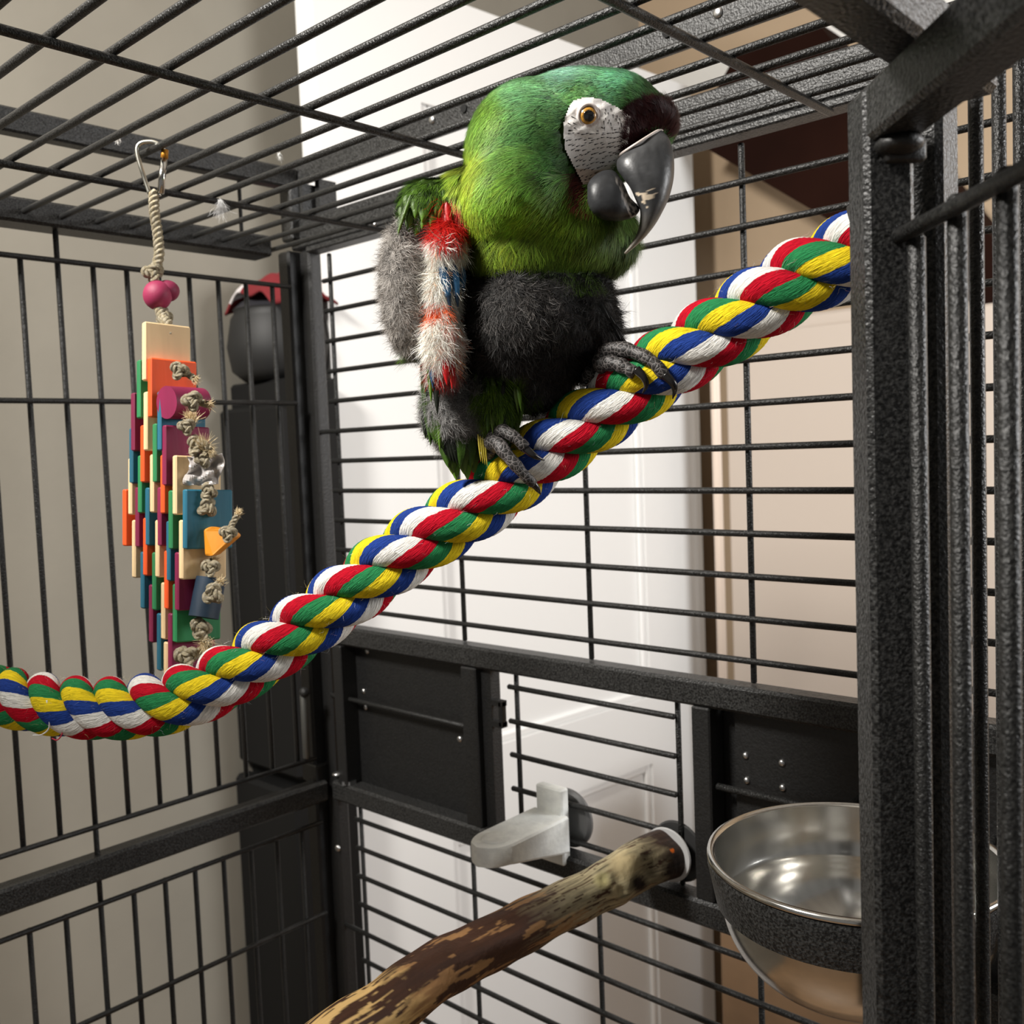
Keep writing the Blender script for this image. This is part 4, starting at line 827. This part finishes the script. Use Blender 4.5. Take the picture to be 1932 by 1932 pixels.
def upc(t, ca_, p):
    v = Vector((p[0] / 14, p[1] / 50, 0)); n1 = mn.noise(v * 1.3); c = np.array((.050, .051, .053)) * (1 + .5 * n1); c = c * (1 - max(0, t - .55) * 1.0) + np.array(lin((150, 140, 122))) * max(0, t - .58) * 1.3
    fl = mn.noise(Vector((p[0] / 9, p[1] / 7, 3.1))); k = math.exp(-((p[0] - 1218) / 20) ** 2 - ((p[1] - 372) / 20) ** 2)
    if fl * .9 + k * 1.0 > .78: c = np.array(lin((206, 190, 168)))
    c = c * (1 + .5 * max(0, mn.noise(Vector((p[0] / 2.2, p[1] / 22, 5)))))
    return c
loft(up_p, [7.0, 9.2, 10, 10.2, 9.6, 8.4, 7, 5.4, 3.8, 2.2, .5], 'upper_beak', M_beak, upc, lambda t: 30 + 2 * math.sin(3 * t), n=40, k=110)
lo_p = [((1108, 350), (1108, 384)), ((1114, 339), (1114, 398)), ((1125, 329), (1125, 409)), ((1140, 322), (1140, 416)), ((1156, 322), (1156, 418)), ((1168, 333), (1168, 418)), ((1178, 350), (1178, 416)), ((1188, 372), (1190, 413)), ((1199, 384), (1200, 407)), ((1206, 392), (1206, 399))]
def loc_(t, ca_, p):
    n1 = mn.noise(Vector((p[0] / 20, p[1] / 20, 9))); c = np.array((.026, .027, .029)) * (1 + .6 * n1) * (1 + .5 * max(0, mn.noise(Vector((p[0] / 14, p[1] / 2.5, 5))))); e = abs(p[0] - (1163 + (p[1] - 325) * .42)) / 9
    if e < 1.1 and p[1] > 335 and mn.noise(Vector((p[0] / 6, p[1] / 6, 1))) > -.05: c = np.array(lin((150, 144, 138)))
    return c
loft(lo_p, [3, 6, 8, 9, 9.4, 9, 8, 6.4, 4, 1.2], 'lower_beak', M_beak2, loc_, lambda t: 34 - 3 * t, n=40, k=60)
q = [BP(*p) for p in ((1167, 298, 28), (1172, 291, 33.5), (1188, 280, 37), (1207, 268, 38.5), (1226, 256, 37), (1240, 248, 34), (1249, 246, 29))]
MB().tube(spline(q, .8), .6, 10, flat=.8).build('cere', mat('pale_cere_skin', lin((208, 196, 188)), 0.5), bird, smooth=True)
# --- scaly feet
M_foot = mat('scaly_grey_skin', (0.05, 0.045, 0.042), 0.55); N, L = nt(M_foot); bs_ = N['Principled BSDF']; tc = N.new('ShaderNodeTexCoord'); vo = N.new('ShaderNodeTexVoronoi'); vo.feature = 'DISTANCE_TO_EDGE'; vo.inputs['Scale'].default_value = 520; L.new(tc.outputs['Object'], vo.inputs['Vector'])
cr = N.new('ShaderNodeValToRGB'); cr.color_ramp.elements[0].position = .02; cr.color_ramp.elements[0].color = (.15, .135, .13, 1); cr.color_ramp.elements[1].position = .09; cr.color_ramp.elements[1].color = (.016, .014, .013, 1); L.new(vo.outputs[0], cr.inputs[0]); L.new(cr.outputs[0], bs_.inputs['Base Color'])
bp = N.new('ShaderNodeBump'); bp.inputs['Strength'].default_value = .9; bp.inputs['Distance'].default_value = .0005; L.new(vo.outputs[0], bp.inputs['Height']); L.new(bp.outputs[0], bs_.inputs['Normal'])
M_claw = mat('black_claw', (0.012, 0.011, 0.011), 0.25)
def toe(path, rads, parent, claw, crad):
    cc = spline([BP(*p) for p in path], .6); s = np.linspace(0, 1, len(cc)); rr2 = np.interp(s, np.linspace(0, 1, len(rads)), rads) * (1 + .07 * np.sin(s * 22)); MB().tube(cc, rr2, 18).build('toe', M_foot, parent, smooth=True)
    cc = spline([BP(*p) for p in claw], .5); MB().tube(cc, np.interp(np.linspace(0, 1, len(cc)), [0, .5, 1], [crad, crad * .7, .25]), 14).build('claw', M_claw, parent, smooth=True)
def foot(pos, rad_):
    p = BP(*pos); return MB().ball(p, rad_, 24, 16, Rm=np.stack([r_, d_, -f_])).build('foot', M_foot, bird, smooth=True)
ft = foot((934, 832, 9), (4.2, 5.4, 5))
toe([(934, 816, 8), (950, 815, 15), (972, 827, 19), (992, 846, 19.5)], [3.0, 3.0, 2.6, 2.3], ft, [(990, 846, 19.5), (1004, 858, 20.5), (1014, 864, 20), (1027, 869, 18.5)], 1.9)
toe([(926, 836, 10), (940, 838, 16), (954, 856, 20), (976, 882, 21.5), (994, 902, 21), (1006, 913, 19)], [3.4, 3.2, 3.0, 2.6, 2.4, 2.0], ft, [(1004, 911, 19.5), (1013, 922, 18.5), (1020, 934, 15)], 1.7)
toe([(926, 846, 6), (922, 858, 2), (924, 868, -4)], [2.8, 2.6, 2.2], ft, [(924, 866, -4), (930, 872, -8), (940, 876, -10)], 1.4)
ft = foot((1140, 684, 14), (5.2, 5.4, 5))
toe([(1138, 668, 14), (1160, 660, 19), (1184, 662, 23), (1212, 672, 27), (1236, 688, 30), (1254, 710, 31)], [3.6, 3.4, 3.2, 2.9, 2.7, 2.4], ft, [(1254, 708, 31.5), (1268, 722, 32), (1273, 736, 30.5), (1269, 753, 27)], 2.1)
toe([(1132, 688, 15), (1156, 686, 21), (1180, 694, 25), (1198, 706, 27)], [3.6, 3.4, 3.0, 2.5], ft, [(1200, 698, 28.5), (1214, 712, 29.5), (1219, 728, 28.5), (1212, 743, 26)], 2.0)
toe([(1118, 700, 8), (1108, 712, 4), (1104, 722, -2)], [3.2, 2.8, 2.2], ft, [(1104, 720, -2), (1110, 728, -6), (1120, 732, -8)], 1.4)

# ------------------------------------------------------------------ downy feathers caught on the roof wires
def fluff(px, py, dep, n, L, c, label):
    c0 = at(px, py, dep); g = empty('downy_feather', c0, label, 'feather', 'downy feathers caught on the roof wires')
    di = unit(d_[None] + rng.normal(0, .3, (n, 3))); strips('down_barbs', [ribbons(c0 + rng.normal(0, .7, (n, 3)), di, unit(rng.normal(0, 1, (n, 3))), rng.uniform(.5, 1, n) * L, .3, np.tile(np.array(c), (n, 1)), nseg=3, lift=.25, wav=.15, root=1, tip=1)], M_feather, g, kind='stuff')
fluff(416, 380, 632, 130, 13, (.8, .8, .8), 'white downy feather hanging from a roof wire right of the snap clip')
fluff(672, 92, 560, 60, 4, (.75, .74, .7), 'small white fluff caught on a roof wire above the parrot')
fluff(222, 262, 600, 50, 4, (.7, .68, .64), 'tiny grey fluff on a roof wire left of the snap clip')
fluff(528, 292, 640, 50, 5, (.7, .7, .68), 'tiny pale fluff on a roof wire near the far corner')
